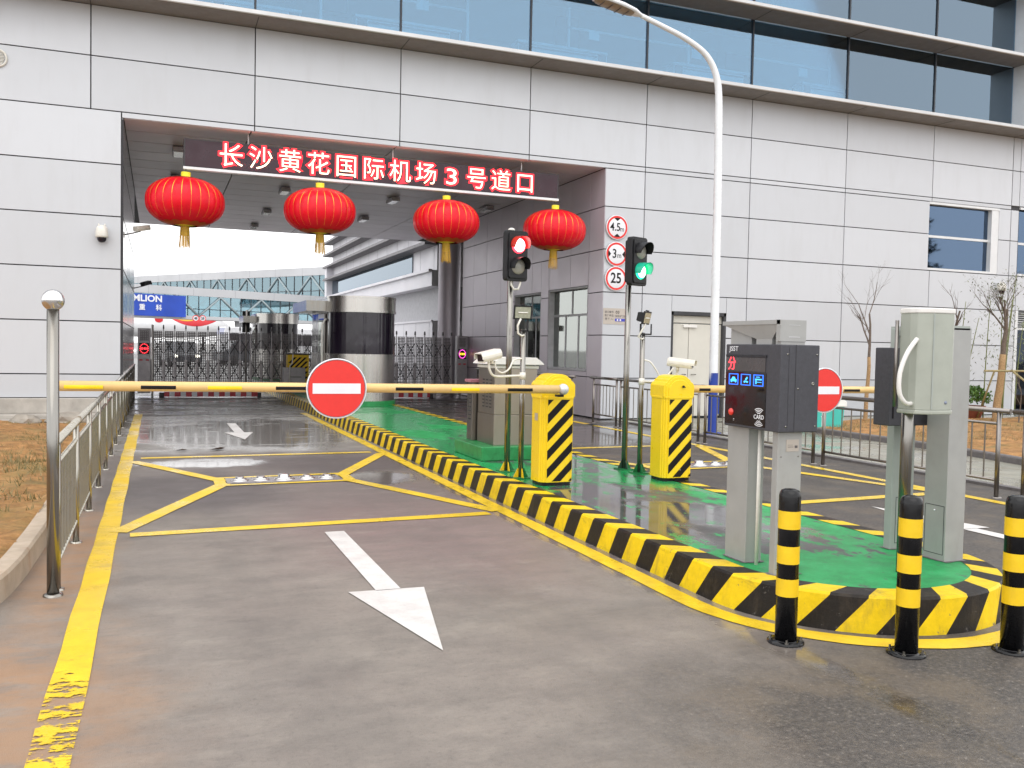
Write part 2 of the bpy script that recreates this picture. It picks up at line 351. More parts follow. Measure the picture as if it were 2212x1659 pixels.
def island_paint():
    m, nt, b = newmat('green_floor_paint')
    g = geo(nt); P = sepx(nt, g)
    n1 = noise(nt, 4.2, 13, .78, geo(nt, (1.5, .8, 1))); edge = mrange(nt, math_(nt, 'ABSOLUTE', math_(nt, 'SUBTRACT', P[0], 4.08)), .15, .85, -.06, .07)
    # more paint is gone in the middle stretch, less at the nose and under the booth
    def soft(x, y, rx, ry):
        dx = math_(nt, 'DIVIDE', math_(nt, 'SUBTRACT', P[0], x), rx); dy = math_(nt, 'DIVIDE', math_(nt, 'SUBTRACT', P[1], y), ry)
        return mrange(nt, math_(nt, 'ADD', math_(nt, 'MULTIPLY', dx, dx), math_(nt, 'MULTIPLY', dy, dy)), 0, 1.3, 1, 0)
    bare = math_(nt, 'MAXIMUM', soft(3.85, 6.5, .95, 2.1), math_(nt, 'MULTIPLY', soft(4.3, 10.2, .9, 2.6), .72))
    bare = math_(nt, 'MAXIMUM', bare, math_(nt, 'MULTIPLY', soft(4.2, 4.95, .55, .5), .60))
    thr = math_(nt, 'SUBTRACT', .605, math_(nt, 'MULTIPLY', bare, .19))
    gone = mrange(nt, math_(nt, 'SUBTRACT', n1, thr), .0, .006, 0, 1, False)
    grn = ramp(nt, noise(nt, 6, 7, .7, g), [(.3, (.008, .20, .050)), (.55, (.014, .31, .088)), (.8, (.05, .40, .15))])
    grn = mixc(nt, mrange(nt, noise(nt, 45, 3, .7, g), .6, .75, 0, .5), grn, (.01, .10, .03))
    grn = mixc(nt, mrange(nt, noise(nt, 3.1, 9, .75, geo(nt, (1, 1.6, 1))), .50, .68, 0, .5), grn, (.030, .13, .055))
    grn = mixc(nt, mrange(nt, noise(nt, 18, 7, .8, g), .60, .64, 0, .7), grn, (.075, .07, .07))
    cem = ramp(nt, noise(nt, 8, 6, .6, g), [(.3, (.055, .052, .056)), (.7, (.105, .098, .10))])
    c = mixc(nt, gone, grn, cem)
    nt.links.new(c, b.inputs['Base Color'])
    pool = math_(nt, 'MULTIPLY', mrange(nt, noise(nt, 1.1, 5, .55, geo(nt, (1, .6, 1))), .36, .48), mrange(nt, P[1], 4.7, 5.6))
    b.inputs['Specular IOR Level'].default_value = .42
    rg = math_(nt, 'SUBTRACT', .48, math_(nt, 'MULTIPLY', math_(nt, 'MULTIPLY', pool, mrange(nt, gone, 0, 1, .62, 1)), .42)); rg = math_(nt, 'SUBTRACT', rg, math_(nt, 'MULTIPLY', math_(nt, 'MULTIPLY', gone, pool), .02))
    nt.links.new(rg, b.inputs['Roughness'])
    bm = nt.nodes.new('ShaderNodeBump'); bm.inputs['Distance'].default_value = .004
    nt.links.new(noise(nt, 60, 4, .7, g), bm.inputs['Height']); nt.links.new(mrange(nt, pool, 0, .7, .45, .03), bm.inputs['Strength']); nt.links.new(bm.outputs[0], b.inputs['Normal'])
    b.inputs['Coat Weight'].default_value = .0
island_paint()
def kerb_paint(name, col, blk=False):
    m, nt, b = newmat(name); g = geo(nt)
    c = ramp(nt, noise(nt, 11, 8, .7, g), [(.3, tuple(k*.80 for k in col)), (.7, tuple(min(1, k*1.08) for k in col))])
    st = noise(nt, 5, 8, .75, geo(nt, (1.5, 1.5, .5)))
    c = mixc(nt, mrange(nt, st, .48, .74, 0, .65), c, (.06, .045, .03) if blk else (.30, .20, .04))
    c = mixc(nt, mrange(nt, noise(nt, 14, 7, .78, g), .63, .66, 0, .85), c, (.11, .10, .09))
    c = mixc(nt, mrange(nt, noise(nt, 3.5, 6, .7, geo(nt, (1, 1, 4))), .55, .70, 0, .35), c, (.035, .03, .028))
    z = sepx(nt, g)[2]
    chips = math_(nt, 'MULTIPLY', mrange(nt, z, 0, .035, 1, 0), mrange(nt, noise(nt, 22, 5, .7, g), .60, .64, 0, 1))
    c = mixc(nt, chips, c, (.12, .105, .095))
    nt.links.new(c, b.inputs['Base Color']); b.inputs['Roughness'].default_value = .42; b.inputs['Specular IOR Level'].default_value = .22
    bump(nt, b, noise(nt, 40, 5, .7, g), .35, .006)
kerb_paint('kerb_yellow', (.80, .56, .008)); kerb_paint('kerb_black', (.013, .010, .008), True)
def dirt():
    m, nt, b = newmat('orange_dirt'); g = geo(nt)
    c = ramp(nt, noise(nt, 5, 9, .72, g), [(.30, (.10, .052, .018)), (.43, (.27, .135, .040)), (.56, (.42, .21, .068)), (.72, (.55, .31, .13))])
    gr = mrange(nt, noise(nt, 1.3, 7, .7, g), .48, .66, 0, .5)
    c = mixc(nt, gr, c, (.19, .17, .055))
    c = mixc(nt, mrange(nt, noise(nt, 26, 5, .7, g), .62, .72, 0, .8), c, (.09, .09, .085))
    nt.links.new(c, b.inputs['Base Color']); b.inputs['Roughness'].default_value = .8
    bump(nt, b, noise(nt, 16, 8, .75, g), .9, .03)
dirt()
def pavers():
    m, nt, b = newmat('wet_paving'); g = geo(nt)
    br = nt.nodes.new('ShaderNodeTexBrick'); br.inputs['Scale'].default_value = 1; br.inputs['Brick Width'].default_value = .3; br.inputs['Row Height'].default_value = .3; br.inputs['Mortar Size'].default_value = .006; br.offset = 0
    br.inputs['Color1'].default_value = (.26, .26, .215, 1); br.inputs['Color2'].default_value = (.31, .30, .25, 1); br.inputs['Mortar'].default_value = (.15, .14, .12, 1)
    nt.links.new(g, br.inputs['Vector'])
    c = mixc(nt, mrange(nt, noise(nt, 1.6, 7, .7, g), .45, .7, 0, .5), br.outputs[0], (.19, .15, .10))
    nt.links.new(c, b.inputs['Base Color']); nt.links.new(mrange(nt, noise(nt, .9, 5, .6, g), .4, .6, .16, .5), b.inputs['Roughness'])
pavers()

# ------------------------------------------------------------------ mesh helpers
class MB:
    def __init__(s): s.v = []; s.f = []; s.m = []; s.sm = []; s.cur = 0; s.smooth = False
    def add(s, vs, fs, mi=None, smooth=None):
        o = len(s.v); s.v += [tuple(v) for v in vs]
        for f in fs: s.f.append([o+i for i in f]); s.m.append(s.cur if mi is None else mi); s.sm.append(s.smooth if smooth is None else smooth)
        return s
    def box(s, x0, x1, y0, y1, z0, z1, mi=None):
        return s.add([(x0,y0,z0),(x1,y0,z0),(x1,y1,z0),(x0,y1,z0),(x0,y0,z1),(x1,y0,z1),(x1,y1,z1),(x0,y1,z1)],
                     [(0,3,2,1),(4,5,6,7),(0,1,5,4),(1,2,6,5),(2,3,7,6),(3,0,4,7)], mi, False)
    def prism(s, pts, a0, a1, axis='y', mi=None):
        """2-D outline extruded along an axis; pts are the other two coordinates in xyz order"""
        def P(p, a): return {'x': (a, p[0], p[1]), 'y': (p[0], a, p[1]), 'z': (p[0], p[1], a)}[axis]
        n = len(pts); vs = [P(p, a0) for p in pts]+[P(p, a1) for p in pts]
        return s.add(vs, [tuple(range(n)), tuple(range(2*n-1, n-1, -1))]+[(i, (i+1) % n, n+(i+1) % n, n+i) for i in range(n)], mi, False)
    def tube(s, path, r, n=10, cap=True, mi=None, r2=None):
        path = [Vector(p) for p in path]; k = len(path); rs = r if isinstance(r, (list, tuple)) else [r+(r2-r)*i/(k-1) if r2 is not None else r for i in range(k)]
        vs = []; up = None
        for i, p in enumerate(path):
            t = (path[min(i+1, k-1)]-path[max(i-1, 0)]).normalized()
            if up is None: up = Vector((0, 0, 1)) if abs(t.z) < .9 else Vector((1, 0, 0))
            a = t.cross(up)
            if a.length < 1e-4: a = t.cross(Vector((0, 1, 0)))
            a.normalize(); b_ = a.cross(t).normalized(); up = b_
            vs += [p+(a*math.cos(2*PI*j/n)+b_*math.sin(2*PI*j/n))*rs[i] for j in range(n)]
        fs = [(i*n+j, i*n+(j+1) % n, (i+1)*n+(j+1) % n, (i+1)*n+j) for i in range(k-1) for j in range(n)]
        s.add(vs, fs, mi, True)
        if cap: o = len(s.v)-len(vs); s.f += [[o+j for j in range(n)][::-1], [o+(k-1)*n+j for j in range(n)]]; s.m += [s.cur if mi is None else mi]*2; s.sm += [False]*2
        return s
    def lathe(s, prof, c=(0, 0, 0), n=24, axis='z', mi=None, a0=0, a1=2*PI, smooth=True):
        """prof: (radius, height) pairs"""
        full = abs(a1-a0-2*PI) < 1e-6; m_ = n if full else n+1; vs = []
        for r_, h in prof:
            for j in range(m_):
                a = a0+(a1-a0)*j/n; x, y = r_*math.cos(a), r_*math.sin(a)
                q = {'z': (x, y, h), 'y': (x, h, y), 'x': (h, x, y)}[axis]
                vs.append((q[0]+c[0], q[1]+c[1], q[2]+c[2]))
        fs = [(i*m_+j, i*m_+(j+1) % m_, (i+1)*m_+(j+1) % m_, (i+1)*m_+j) for i in range(len(prof)-1) for j in range(n)]
        return s.add(vs, fs, mi, smooth)
    def disc(s, c, r, axis='y', n=32, mi=None, r0=0):
        def P(a, rr):
            x, y = rr*math.cos(a), rr*math.sin(a); return {'z': (c[0]+x, c[1]+y, c[2]), 'y': (c[0]+x, c[1], c[2]+y), 'x': (c[0], c[1]+x, c[2]+y)}[axis]
        if r0 == 0: return s.add([P(2*PI*i/n, r) for i in range(n)], [tuple(range(n))], mi, False)
        return s.add([P(2*PI*i/n, r) for i in range(n)]+[P(2*PI*i/n, r0) for i in range(n)], [(i, (i+1) % n, n+(i+1) % n, n+i) for i in range(n)], mi, False)
    def sphere(s, c, r, n=20, mi=None, sz=1.):
        return s.lathe([(max(1e-4, r*math.sin(PI*i/(n//2))), -r*sz*math.cos(PI*i/(n//2))) for i in range(n//2+1)], c, n, 'z', mi)
    def quad(s, a, b, c, d, mi=None): return s.add([a, b, c, d], [(0, 1, 2, 3)], mi, False)
    def build(s, name, mats, parent=None, bevel=0, loc=None, rz=0, fixn=True):
        me = bpy.data.meshes.new(name); me.from_pydata(s.v, [], s.f)
        if isinstance(mats, str): mats = [mats]
        for k in mats: me.materials.append(MATS[k])
        for i, p in enumerate(me.polygons): p.material_index = min(s.m[i], len(mats)-1); p.use_smooth = s.sm[i]
        if fixn:
            bm = bmesh.new(); bm.from_mesh(me); bmesh.ops.remove_doubles(bm, verts=bm.verts, dist=1e-5); bmesh.ops.recalc_face_normals(bm, faces=bm.faces); bm.to_mesh(me); bm.free()
        me.update()
        o = bpy.data.objects.new(name, me); scene.collection.objects.link(o)
        if parent is not None:
            o.parent = parent
        if loc: o.location = loc
        if rz: o.rotation_euler.z = rz
        if bevel:
            b = o.modifiers.new('bevel', 'BEVEL'); b.width = bevel; b.segments = 2; b.limit_method = 'ANGLE'; b.angle_limit = R(35); b.harden_normals = False
        return o
def tag(o, label, cat, group=None, kind=None):
    o['label'] = label; o['category'] = cat
    if group: o['group'] = group
    if kind: o['kind'] = kind
    return o
def thing(name, label, cat, loc=(0, 0, 0), rz=0, group=None):
    o = bpy.data.objects.new(name, None); scene.collection.objects.link(o); o.empty_display_size = .1
    o.location = loc; o.rotation_euler.z = rz
    return tag(o, label, cat, group)
def struct(mb, name, mats, **k):
    o = mb.build(name, mats, **k); o['kind'] = 'structure'; return o
def part(mb, name, mats, parent, **k):
    """geometry given in world coordinates, parented to a thing standing anywhere"""
    o = mb.build(name, mats, None, **k); o.parent = parent
    root = parent; M_ = Matrix.Identity(4); chain = []
    while root is not None: chain.append(root); root = root.parent
    for r_ in reversed(chain): M_ = M_ @ Matrix.LocRotScale(r_.location, r_.rotation_euler, r_.scale)
    o.matrix_local = M_.inverted() @ Matrix.LocRotScale(o.location, o.rotation_euler, o.scale)
    return o
def copy_tree(o, parent=None):
    c = o.copy(); scene.collection.objects.link(c); c.parent = parent
    if parent is not None: c.matrix_local = o.matrix_local.copy()
    for ch in [x for x in bpy.data.objects if x.parent == o]: copy_tree(ch, c)
    return c
def text(body, name, m_, parent, loc, size, ex=.002, axis='front', align='CENTER', off=0., sx=1., shear=0., spacing=1.):
    cu_ = bpy.data.curves.new(name, 'FONT'); cu_.body = body; cu_.size = size; cu_.extrude = ex; cu_.offset = off; cu_.shear = shear
    cu_.align_x = align; cu_.align_y = 'CENTER'; cu_.resolution_u = 4; cu_.space_character = spacing
    t = bpy.data.objects.new(name, cu_); scene.collection.objects.link(t)
    bpy.context.view_layer.update()
    me = bpy.data.meshes.new_from_object(t.evaluated_get(bpy.context.evaluated_depsgraph_get()))
    bpy.data.objects.remove(t); me.materials.clear(); me.materials.append(MATS[m_])
    for p in me.polygons: p.material_index = 0
    ax = {'front': ((1, 0, 0), (0, 0, 1), (0, -1, 0)), 'lane': ((0, -1, 0), (0, 0, 1), (-1, 0, 0)), 'passage': ((0, -1, 0), (0, 0, 1), (-1, 0, 0))}[axis] if isinstance(axis, str) else axis
    Mx = Matrix([[ax[j][i]*(sx if j == 0 else 1) for j in range(3)] for i in range(3)]).to_4x4(); Mx.translation = Vector(loc)
    me.transform(Mx); me.name = name
    o = bpy.data.objects.new(name, me); scene.collection.objects.link(o)
    if parent is not None: part_parent(o, parent)
    return o
def part_parent(o, parent):
    o.parent = parent; root = parent; M_ = Matrix.Identity(4); chain = []
    while root is not None: chain.append(root); root = root.parent
    for r_ in reversed(chain): M_ = M_ @ Matrix.LocRotScale(r_.location, r_.rotation_euler, r_.scale)
    o.matrix_local = M_.inverted()
def arc(cx, cy, r, a0, a1, n): return [(cx+r*math.cos(R(a0+(a1-a0)*i/n)), cy+r*math.sin(R(a0+(a1-a0)*i/n))) for i in range(n+1)]

# ================================================================== SETTING
FY = 17.39                       # facade plane
CX, CY, CR = 4.085, 4.565, .935  # nose of the traffic island
IX0, IX1, ITOP, IY1 = 3.15, 5.02, .2, 31.
# ground sheet reaching the horizon
g = MB(); g.add([(-900, -300, 0), (900, -300, 0), (900, 1500, 0), (-900, 1500, 0)], [(0, 1, 2, 3)])
struct(g, 'ground', 'wet_asphalt')

# island body, kerb faces striped in geometry
def outline(off=0., n=26):
    """path of the kerb seen from above: left side coming forward, round nose, right side going back"""
    r = CR+off; pts = [(CX-r, IY1)]
    y = IY1
    while y > CY+.25: y -= .2; pts.append((CX-r, max(y, CY)))
    pts += [p for p in arc(CX, CY, r, 180, 360, n)]
    y = CY
    while y < IY1: y += .2; pts.append((CX+r, min(y, IY1)))
    return pts
def at_s(s, off=0.):
    """point at distance s along the kerb; s=0 where the nose arc begins on the left, negative further back"""
    if s < 0: return (CX-CR-off, CY-s)
    L = CR*PI
    if s > L: return (CX+CR+off, CY+(s-L))
    a = PI+s/CR; return (CX+(CR+off)*math.cos(a), CY+(CR+off)*math.sin(a))
top = MB()
pts = [at_s(s, -.165) for s in [-(IY1-CY)]+[-.01*0]+[CR*PI*i/30 for i in range(31)]+[CR*PI+(IY1-CY)]]
top.add([(x, y, ITOP) for x, y in pts], [tuple(range(len(pts)))])
struct(top, 'island_floor', 'green_floor_paint', fixn=False)
kb = MB(); S0 = CY-4.42   # first yellow block starts here
k0 = -int((IY1-CY)/.4)-1
def kstrip(sa, sb, mi, n):
    slant = lambda s: .085 if s < -.6 else (.085+.09*min(1, (s+.6)/1.0) if s < CR*PI else .1)
    def P(s, row):
        if row == 0: x, y = at_s(s-slant(s), .025); return (x, y, -.01)
        if row == 1: x, y = at_s(s, 0); return (x, y, ITOP-.012)
        if row == 2: x, y = at_s(s+.004, -.012); return (x, y, ITOP+.002)
        x, y = at_s(s+.10, -.175); return (x, y, ITOP+.003)
    vs = []; m_ = n+1
    for row in range(4): vs += [P(sa+(sb-sa)*i/n, row) for i in range(m_)]
    kb.add(vs[:2*m_], [(i, i+1, m_+i+1, m_+i) for i in range(n)], mi, True)
    kb.add(vs[m_:], [(r_*m_+i, r_*m_+i+1, (r_+1)*m_+i+1, (r_+1)*m_+i) for r_ in range(2) for i in range(n)], mi, False)
for k in range(k0, int((CR*PI+IY1-CY)/.4)+1):
    sa = S0+.4*k; j = random.uniform(-.012, .012)
    kstrip(sa, sa+.2+j, 0, 8 if -.6 < sa < 3.2 else 2); kstrip(sa+.2+j, sa+.4, 1, 8 if -.6 < sa < 3.2 else 2)
struct(kb, 'island_kerb', ['kerb_yellow', 'kerb_black'], fixn=False)
# yellow line painted round the island
def ribbon(mb, A, B, z, mi=None):
    for i in range(len(A)-1): mb.add([A[i]+(z,), A[i+1]+(z,), B[i+1]+(z,), B[i]+(z,)], [(0, 1, 2, 3)], mi, False)
ln = MB(); ss = [-(20.0-CY)+.25*i for i in range(int((20-CY)/.25)+1)]+[CR*PI*i/36 for i in range(37)]+[CR*PI+.5*i for i in range(1, 24)]
off0 = lambda s: .095; off1 = lambda s: .235 if s < .4 else .24
ribbon(ln, [at_s(s, off1(s)+random.uniform(-.004, .004)) for s in ss], [at_s(s, off0(s)+random.uniform(-.004, .004)) for s in ss], .0045)
struct(ln, 'island_edge_line', 'line_yellow_thin')
# other painted lines
def strip(mb, a, b, wd, z=.005, jit=.004):
    a, b = Vector(a), Vector(b); d = (b-a).normalized(); n_ = Vector((-d.y, d.x))*wd/2; k = max(2, int((b-a).length/.3))
    A = [tuple(a+(b-a)*i/k+n_*(1+random.uniform(-jit, jit)*8)) for i in range(k+1)]; B = [tuple(a+(b-a)*i/k-n_*(1+random.uniform(-jit, jit)*8)) for i in range(k+1)]
    ribbon(mb, A, B, z)
l = MB(); ss_ = [3.0+.3*i for i in range(int(17.4/.3))]
ribbon(l, [(-.43-.004*math.sin(y*5), y) for y in ss_], [(-.277+.004*math.sin(y*3.3), y) for y in ss_], .0045)
struct(l, 'lane_edge_line', 'line_yellow')
l = MB(); strip(l, (8.17, 4), (8.13, 17.2), .14, .0045); struct(l, 'lane_edge_line', 'line_yellow_thin')
def crossmark(x0, x1, c0, c1, yc, yn, yf, m0, m1):
    """two thin stop lines and a cross whose arms meet a plate across the lane"""
    l = MB()
    strip(l, (x0+m0, yf), (x1-m1, yf+.08), .135, .0052); strip(l, (x0+m0, yn), (x1-m1, yn+.13), .15, .0052)
    struct(l, 'stop_line', 'line_yellow_thin')
    l = MB()
    strip(l, (x0, yn+.12), (c0+.02, yc-.08), .15, .0060); strip(l, (x0, yf-.33), (c0+.02, yc+.06), .15, .0068)
    strip(l, (x1, yn+.22), (c1-.02, yc-.04), .15, .0060); strip(l, (x1, yf-.1), (c1-.02, yc+.2), .15, .0068)
    strip(l, (c0-.09, yc+.30), (c1+.09, yc+.38), .085, .0076, .002); strip(l, (c0-.09, yc-.245), (c1+.09, yc-.18), .085, .0076, .002)
    strip(l, (c0-.03, yc-.21), (c0-.03, yc+.28), .12, .0084); strip(l, (c1+.03, yc-.17), (c1+.03, yc+.33), .12, .0084)
    struct(l, 'cross_marking', 'line_yellow_thin')
crossmark(-.28, 2.93, .66, 1.98, 10.1, 7.5, 12.43, .09, .12)
crossmark(5.27, 8.08, 5.95, 7.35, 10.1, 7.32, 12.36, .1, .2)
def arrow(x, ytip, d, L=3.0, hw=.235, hl=1.17, sw=.078, fade='line_white'):
    l = MB(); y1 = ytip+d*hl; n = 6
    l.add([(x, ytip, .0052), (x+hw, y1, .0052), (x-hw, y1+.02, .0052)], [(0, 1, 2)])
    ribbon(l, [(x-sw+.01, y1+d*(L-hl)*i/n) for i in range(n+1)], [(x+sw+.01, y1+d*(L-hl)*i/n) for i in range(n+1)], .0052)
    struct(l, 'lane_arrow', fade)
arrow(1.32, 4.2, 1); arrow(1.28, 14.56, 1); arrow(6.62, 6.97, -1)
# joint of the cement slab and a kerb-like threshold in the passage
j = MB(); j.box(-.62, 3.0, 19.74, 19.775, -.001, .003); struct(j, 'slab_joint', 'joint_dark')
j = MB(); j.box(5.2, 8.9, 16.05, 16.4, .0, .0045)
for i in range(46): j.box(5.25+i*.08, 5.275+i*.08, 16.08, 16.37, .0048, .006, 1)
struct(j, 'drain_channel', ['grey_kerb', 'joint_dark'])

# soil bed on the left, its kerb and the plinth of the building
rng = random.Random(3)
def soil(name, x0, x1, y0, y1, nx, ny, zf, clip=None):
    mb = MB(); vs = []
    for j_ in range(ny+1):
        for i in range(nx+1):
            x = x0+(x1-x0)*i/nx; y = y0+(y1-y0)*j_/ny; vs.append((x, y, zf(x, y)+rng.uniform(-.012, .012)))
    fs = [(j_*(nx+1)+i, j_*(nx+1)+i+1, (j_+1)*(nx+1)+i+1, (j_+1)*(nx+1)+i) for j_ in range(ny) for i in range(nx)]
    mb.add(vs, fs, 0, True); return struct(mb, name, 'orange_dirt', fixn=False)
KP = [(-2.9, 3.9), (-2.0, 4.3), (-1.35, 4.78), (-.98, 5.25), (-.83, 5.7), (-.775, 6.2), (-.755, 6.8), (-.745, 7.5), (-.745, 9), (-.745, 12), (-.745, 15), (-.745, 17.36)]
def kx(y):
    for a, b in zip(KP, KP[1:]):
        if a[1] <= y <= b[1]: return a[0]+(b[0]-a[0])*(y-a[1])/(b[1]-a[1])
    return KP[-1][0] if y > 17 else -3
mb = MB(); vs = []; nx, ny = 26, 90
for j_ in range(ny+1):
    y = 3.9+(16.7-3.9)*j_/ny
    for i in range(nx+1):
        u = i/nx; x = -9+(kx(y)-.11+9)*(1-(1-u)**1.8)
        vs.append((x, y, .135+.045*min(1, (kx(y)-x)/1.0)+.035*math.sin(x*3+y)*min(1, (kx(y)-x))*.6+rng.uniform(-.022, .022)))
mb.add(vs, [(j_*(nx+1)+i, j_*(nx+1)+i+1, (j_+1)*(nx+1)+i+1, (j_+1)*(nx+1)+i) for j_ in range(ny) for i in range(nx)], 0, True)
struct(mb, 'soil_bed', 'orange_dirt', fixn=False)
def kerb(pts, wd, h, name, m_, side=1):
    mb = MB(); n = len(pts); vs = []
    for i, p in enumerate(pts):
        a = Vector(pts[max(0, i-1)]); b = Vector(pts[min(n-1, i+1)]); d = (b-a).normalized(); q = Vector((-d.y, d.x))*side
        P = Vector(p)
        for o_, z in ((0, -.02), (.005, h-.018), (.02, h), (wd, h), (wd, -.02)): vs.append((P.x+q.x*o_, P.y+q.y*o_, z))
    mb.add(vs, [(i*5+k, i*5+k+1, (i+1)*5+k+1, (i+1)*5+k) for i in range(n-1) for k in range(4)], 0, False)
    mb.f.append([0, 1, 2, 3, 4]); mb.m.append(0); mb.sm.append(False)
    return struct(mb, name, m_)
def smooth_path(P, n=6):
    out = []
    for i in range(len(P)-1):
        p0, p1, p2, p3 = [Vector(P[max(0, min(len(P)-1, i+k))]) for k in (-1, 0, 1, 2)]
        for t in [j/n for j in range(n)]:
            out.append(tuple(.5*((2*p1)+(p2-p0)*t+(2*p0-5*p1+4*p2-p3)*t*t+(3*p1-p0-3*p2+p3)*t**3)))
    return out+[tuple(P[-1])]
kerb(smooth_path(KP), .12, .15, 'bed_kerb', 'kerb_concrete', 1)
mb = MB(); mb.box(-9, -.62, 16.9, FY, -.02, .24); mb.box(-9, -.62, 17.2, FY+.01, .24, .495); mb.box(-9, -.62, 16.72, 16.9, -.02, .17)
struct(mb, 'building_plinth', 'plinth_concrete', bevel=.012)
def rock(x, y, z, sx, sy, sz, label):
    r_ = random.Random(int(x*1000)); bm = bmesh.new(); bmesh.ops.create_icosphere(bm, subdivisions=2, radius=1)
    for v in bm.verts: v.co = Vector((v.co.x*sx, v.co.y*sy, v.co.z*sz))*(1+r_.uniform(-.16, .16))
    me = bpy.data.meshes.new('rock'); bm.to_mesh(me); bm.free(); me.materials.append(MATS['rock'])
    o = bpy.data.objects.new('rock', me); scene.collection.objects.link(o); o.location = (x, y, z); tag(o, label, 'rock', 'stones at the foot of the left wall')
rock(-1.98, 16.35, .17, .24, .2, .13, 'dark stone left of the tall post at the wall foot, beside a black gap')
rock(-1.32, 16.35, .18, .36, .2, .14, 'pale broad stone behind the tall steel post at the wall foot')
rock(-2.75, 16.4, .15, .22, .18, .09, 'low stone half buried at the left picture edge by the wall')

# pavement and planting bed on the right
BK = [(11.0, 4.0), (11.05, 7.5), (11.25, 9.0), (11.5, 10.4), (11.66, 12.0), (11.64, 13.2), (11.75, 14.2), (12.3, 15.0), (13.4, 15.3), (30, 15.4)]
mb = MB(); mb.box(9.2, 40, 2, FY, -.02, .012); struct(mb, 'pavement', 'wet_paving')
mb = MB(); mb.box(9.08, 9.2, 2, 16.4, -.02, .03); struct(mb, 'pavement_edge', 'grey_kerb')
kerb(smooth_path(BK, 5), .14, .11, 'planting_bed_kerb', 'grey_kerb', -1)
mb = MB(); vs = []; nx, ny = 60, 60
def bx(y):
    P = BK
    for a, b in zip(P, P[1:]):
        if a[1] <= y <= b[1]: return a[0]+(b[0]-a[0])*(y-a[1])/(b[1]-a[1])
    return 11.
for j_ in range(ny+1):
    y = 4.05+(15.2-4.05)*j_/ny
    for i in range(nx+1):
        u = i/nx; x0 = bx(y)+.12; x = x0+(30-x0)*u**1.3
        vs.append((x, y, .085+.05*min(1, (x-x0)/1.2)+.02*math.sin(x*4+y*3)+rng.uniform(-.01, .01)))
mb.add(vs, [(j_*(nx+1)+i, j_*(nx+1)+i+1, (j_+1)*(nx+1)+i+1, (j_+1)*(nx+1)+i) for j_ in range(ny) for i in range(nx)], 0, True)
struct(mb, 'planting_bed', 'orange_dirt', fixn=False)

# ================================================================== TERMINAL BUILDING
B = thing('terminal_building', 'silver panelled terminal building with glazed upper storeys and a drive-through passage', 'building', (4, FY, 0))
GAP = .0105
XJ = [-1.09+2.7445*k for k in range(-4, 9)]       # vertical joints, up to 20.87
wp = MB()
def wpanel(x0, x1, z0, z1, y=FY, d=.05): wp.box(x0+GAP, x1-GAP, y, y+d, z0+GAP, z1-GAP)
XL, XR = -12.07, 20.87
rows_hi = [(6.43, 7.30), (5.515, 6.43)]
for z0, z1 in rows_hi:
    for a, b in zip(XJ, XJ[1:]): wpanel(a, b, z0, z1)
lowL = [.497, .909, 1.836, 2.765, 3.685, 4.595, 5.515]
for z0, z1 in zip(lowL, lowL[1:]):
    for a, b in ((-12.1, -6.6), (-6.6, -3.6), (-3.6, -.6)): wpanel(a, b, z0, z1)
cols = [x for x in XJ if x > -1.0]
xs = [-.6]+[x for x in XJ if x > -.5]
for a, b in zip(xs, xs[1:]): wpanel(a, b, 5.41, 5.515)
lowR = [.02, .909, 1.836, 2.765, 3.685, 4.60, 5.41]
xsR = [8.92]+[x for x in XJ if x > 9]
holes = [(10.64, 12.09, 0., 2.41), (18.05, 20.45, 3.70, 5.41)]
def cut(x0, x1, z0, z1):
    out = [(x0, x1, z0, z1)]
    for hx0, hx1, hz0, hz1 in holes:
        nx_ = []
        for (a, b, c, d) in out:
            if b <= hx0 or a >= hx1 or d <= hz0+.02 or c >= hz1-.02: nx_.append((a, b, c, d)); continue
            if a < hx0-.02: nx_.append((a, hx0+GAP, c, d))
            if b > hx1+.02: nx_.append((hx1-GAP, b, c, d))
            if c < hz0-.02: nx_.append((max(a, hx0), min(b, hx1), c, hz0+GAP))
            if d > hz1+.02: nx_.append((max(a, hx0), min(b, hx1), hz1-GAP, d))
        out = nx_
    return out
for z0, z1 in zip(lowR, lowR[1:]):
    for a, b in zip(xsR, xsR[1:]):
        for q in cut(a, b, z0, z1): wpanel(*q)
# strip and next facade module at the far right
for z0, z1 in zip(lowR+[5.515, 6.43], lowR[1:]+[5.515, 6.43, 7.30]):
    if z1-z0 < .2: continue
    wpanel(20.87, 21.15, z0, z1)
for z0, z1 in ((2.78, 3.685), (5.515, 6.43), (6.43, 7.3)): wpanel(21.15, 24, z0, z1); wpanel(24, 27, z0, z1)
wpanel(23.7, 27, 3.685, 5.515); wpanel(24.5, 27, .02, 2.78)
part(wp, 'wall_panel', 'aluminium_panel', B, fixn=True)
# dark structure behind the panels, leaving the openings free
bk = MB(); y0, y1 = FY+.035, FY+.30
for q in [(-12, -.6, 0, 5.5), (-12, 27, 5.44, 7.36), (8.92, 10.64, 0, 5.44), (10.64, 12.09, 2.41, 5.44), (12.09, 18.05, 0, 5.44), (18.05, 20.45, 0, 3.70), (20.45, 21.2, 0, 5.44), (21.2, 23.7, 2.78, 3.7), (21.2, 24.5, -.1, .05), (23.7, 27, 0, 5.44), (24.5, 27, 0, 5.4)]:
    bk.box(q[0]+.003, q[1]-.003, y0, y1, q[2], q[3])
bk.box(-.6, 8.92, FY+.02, FY+.3, 5.425, 5.44)
part(bk, 'wall_core', 'joint_dark', B)
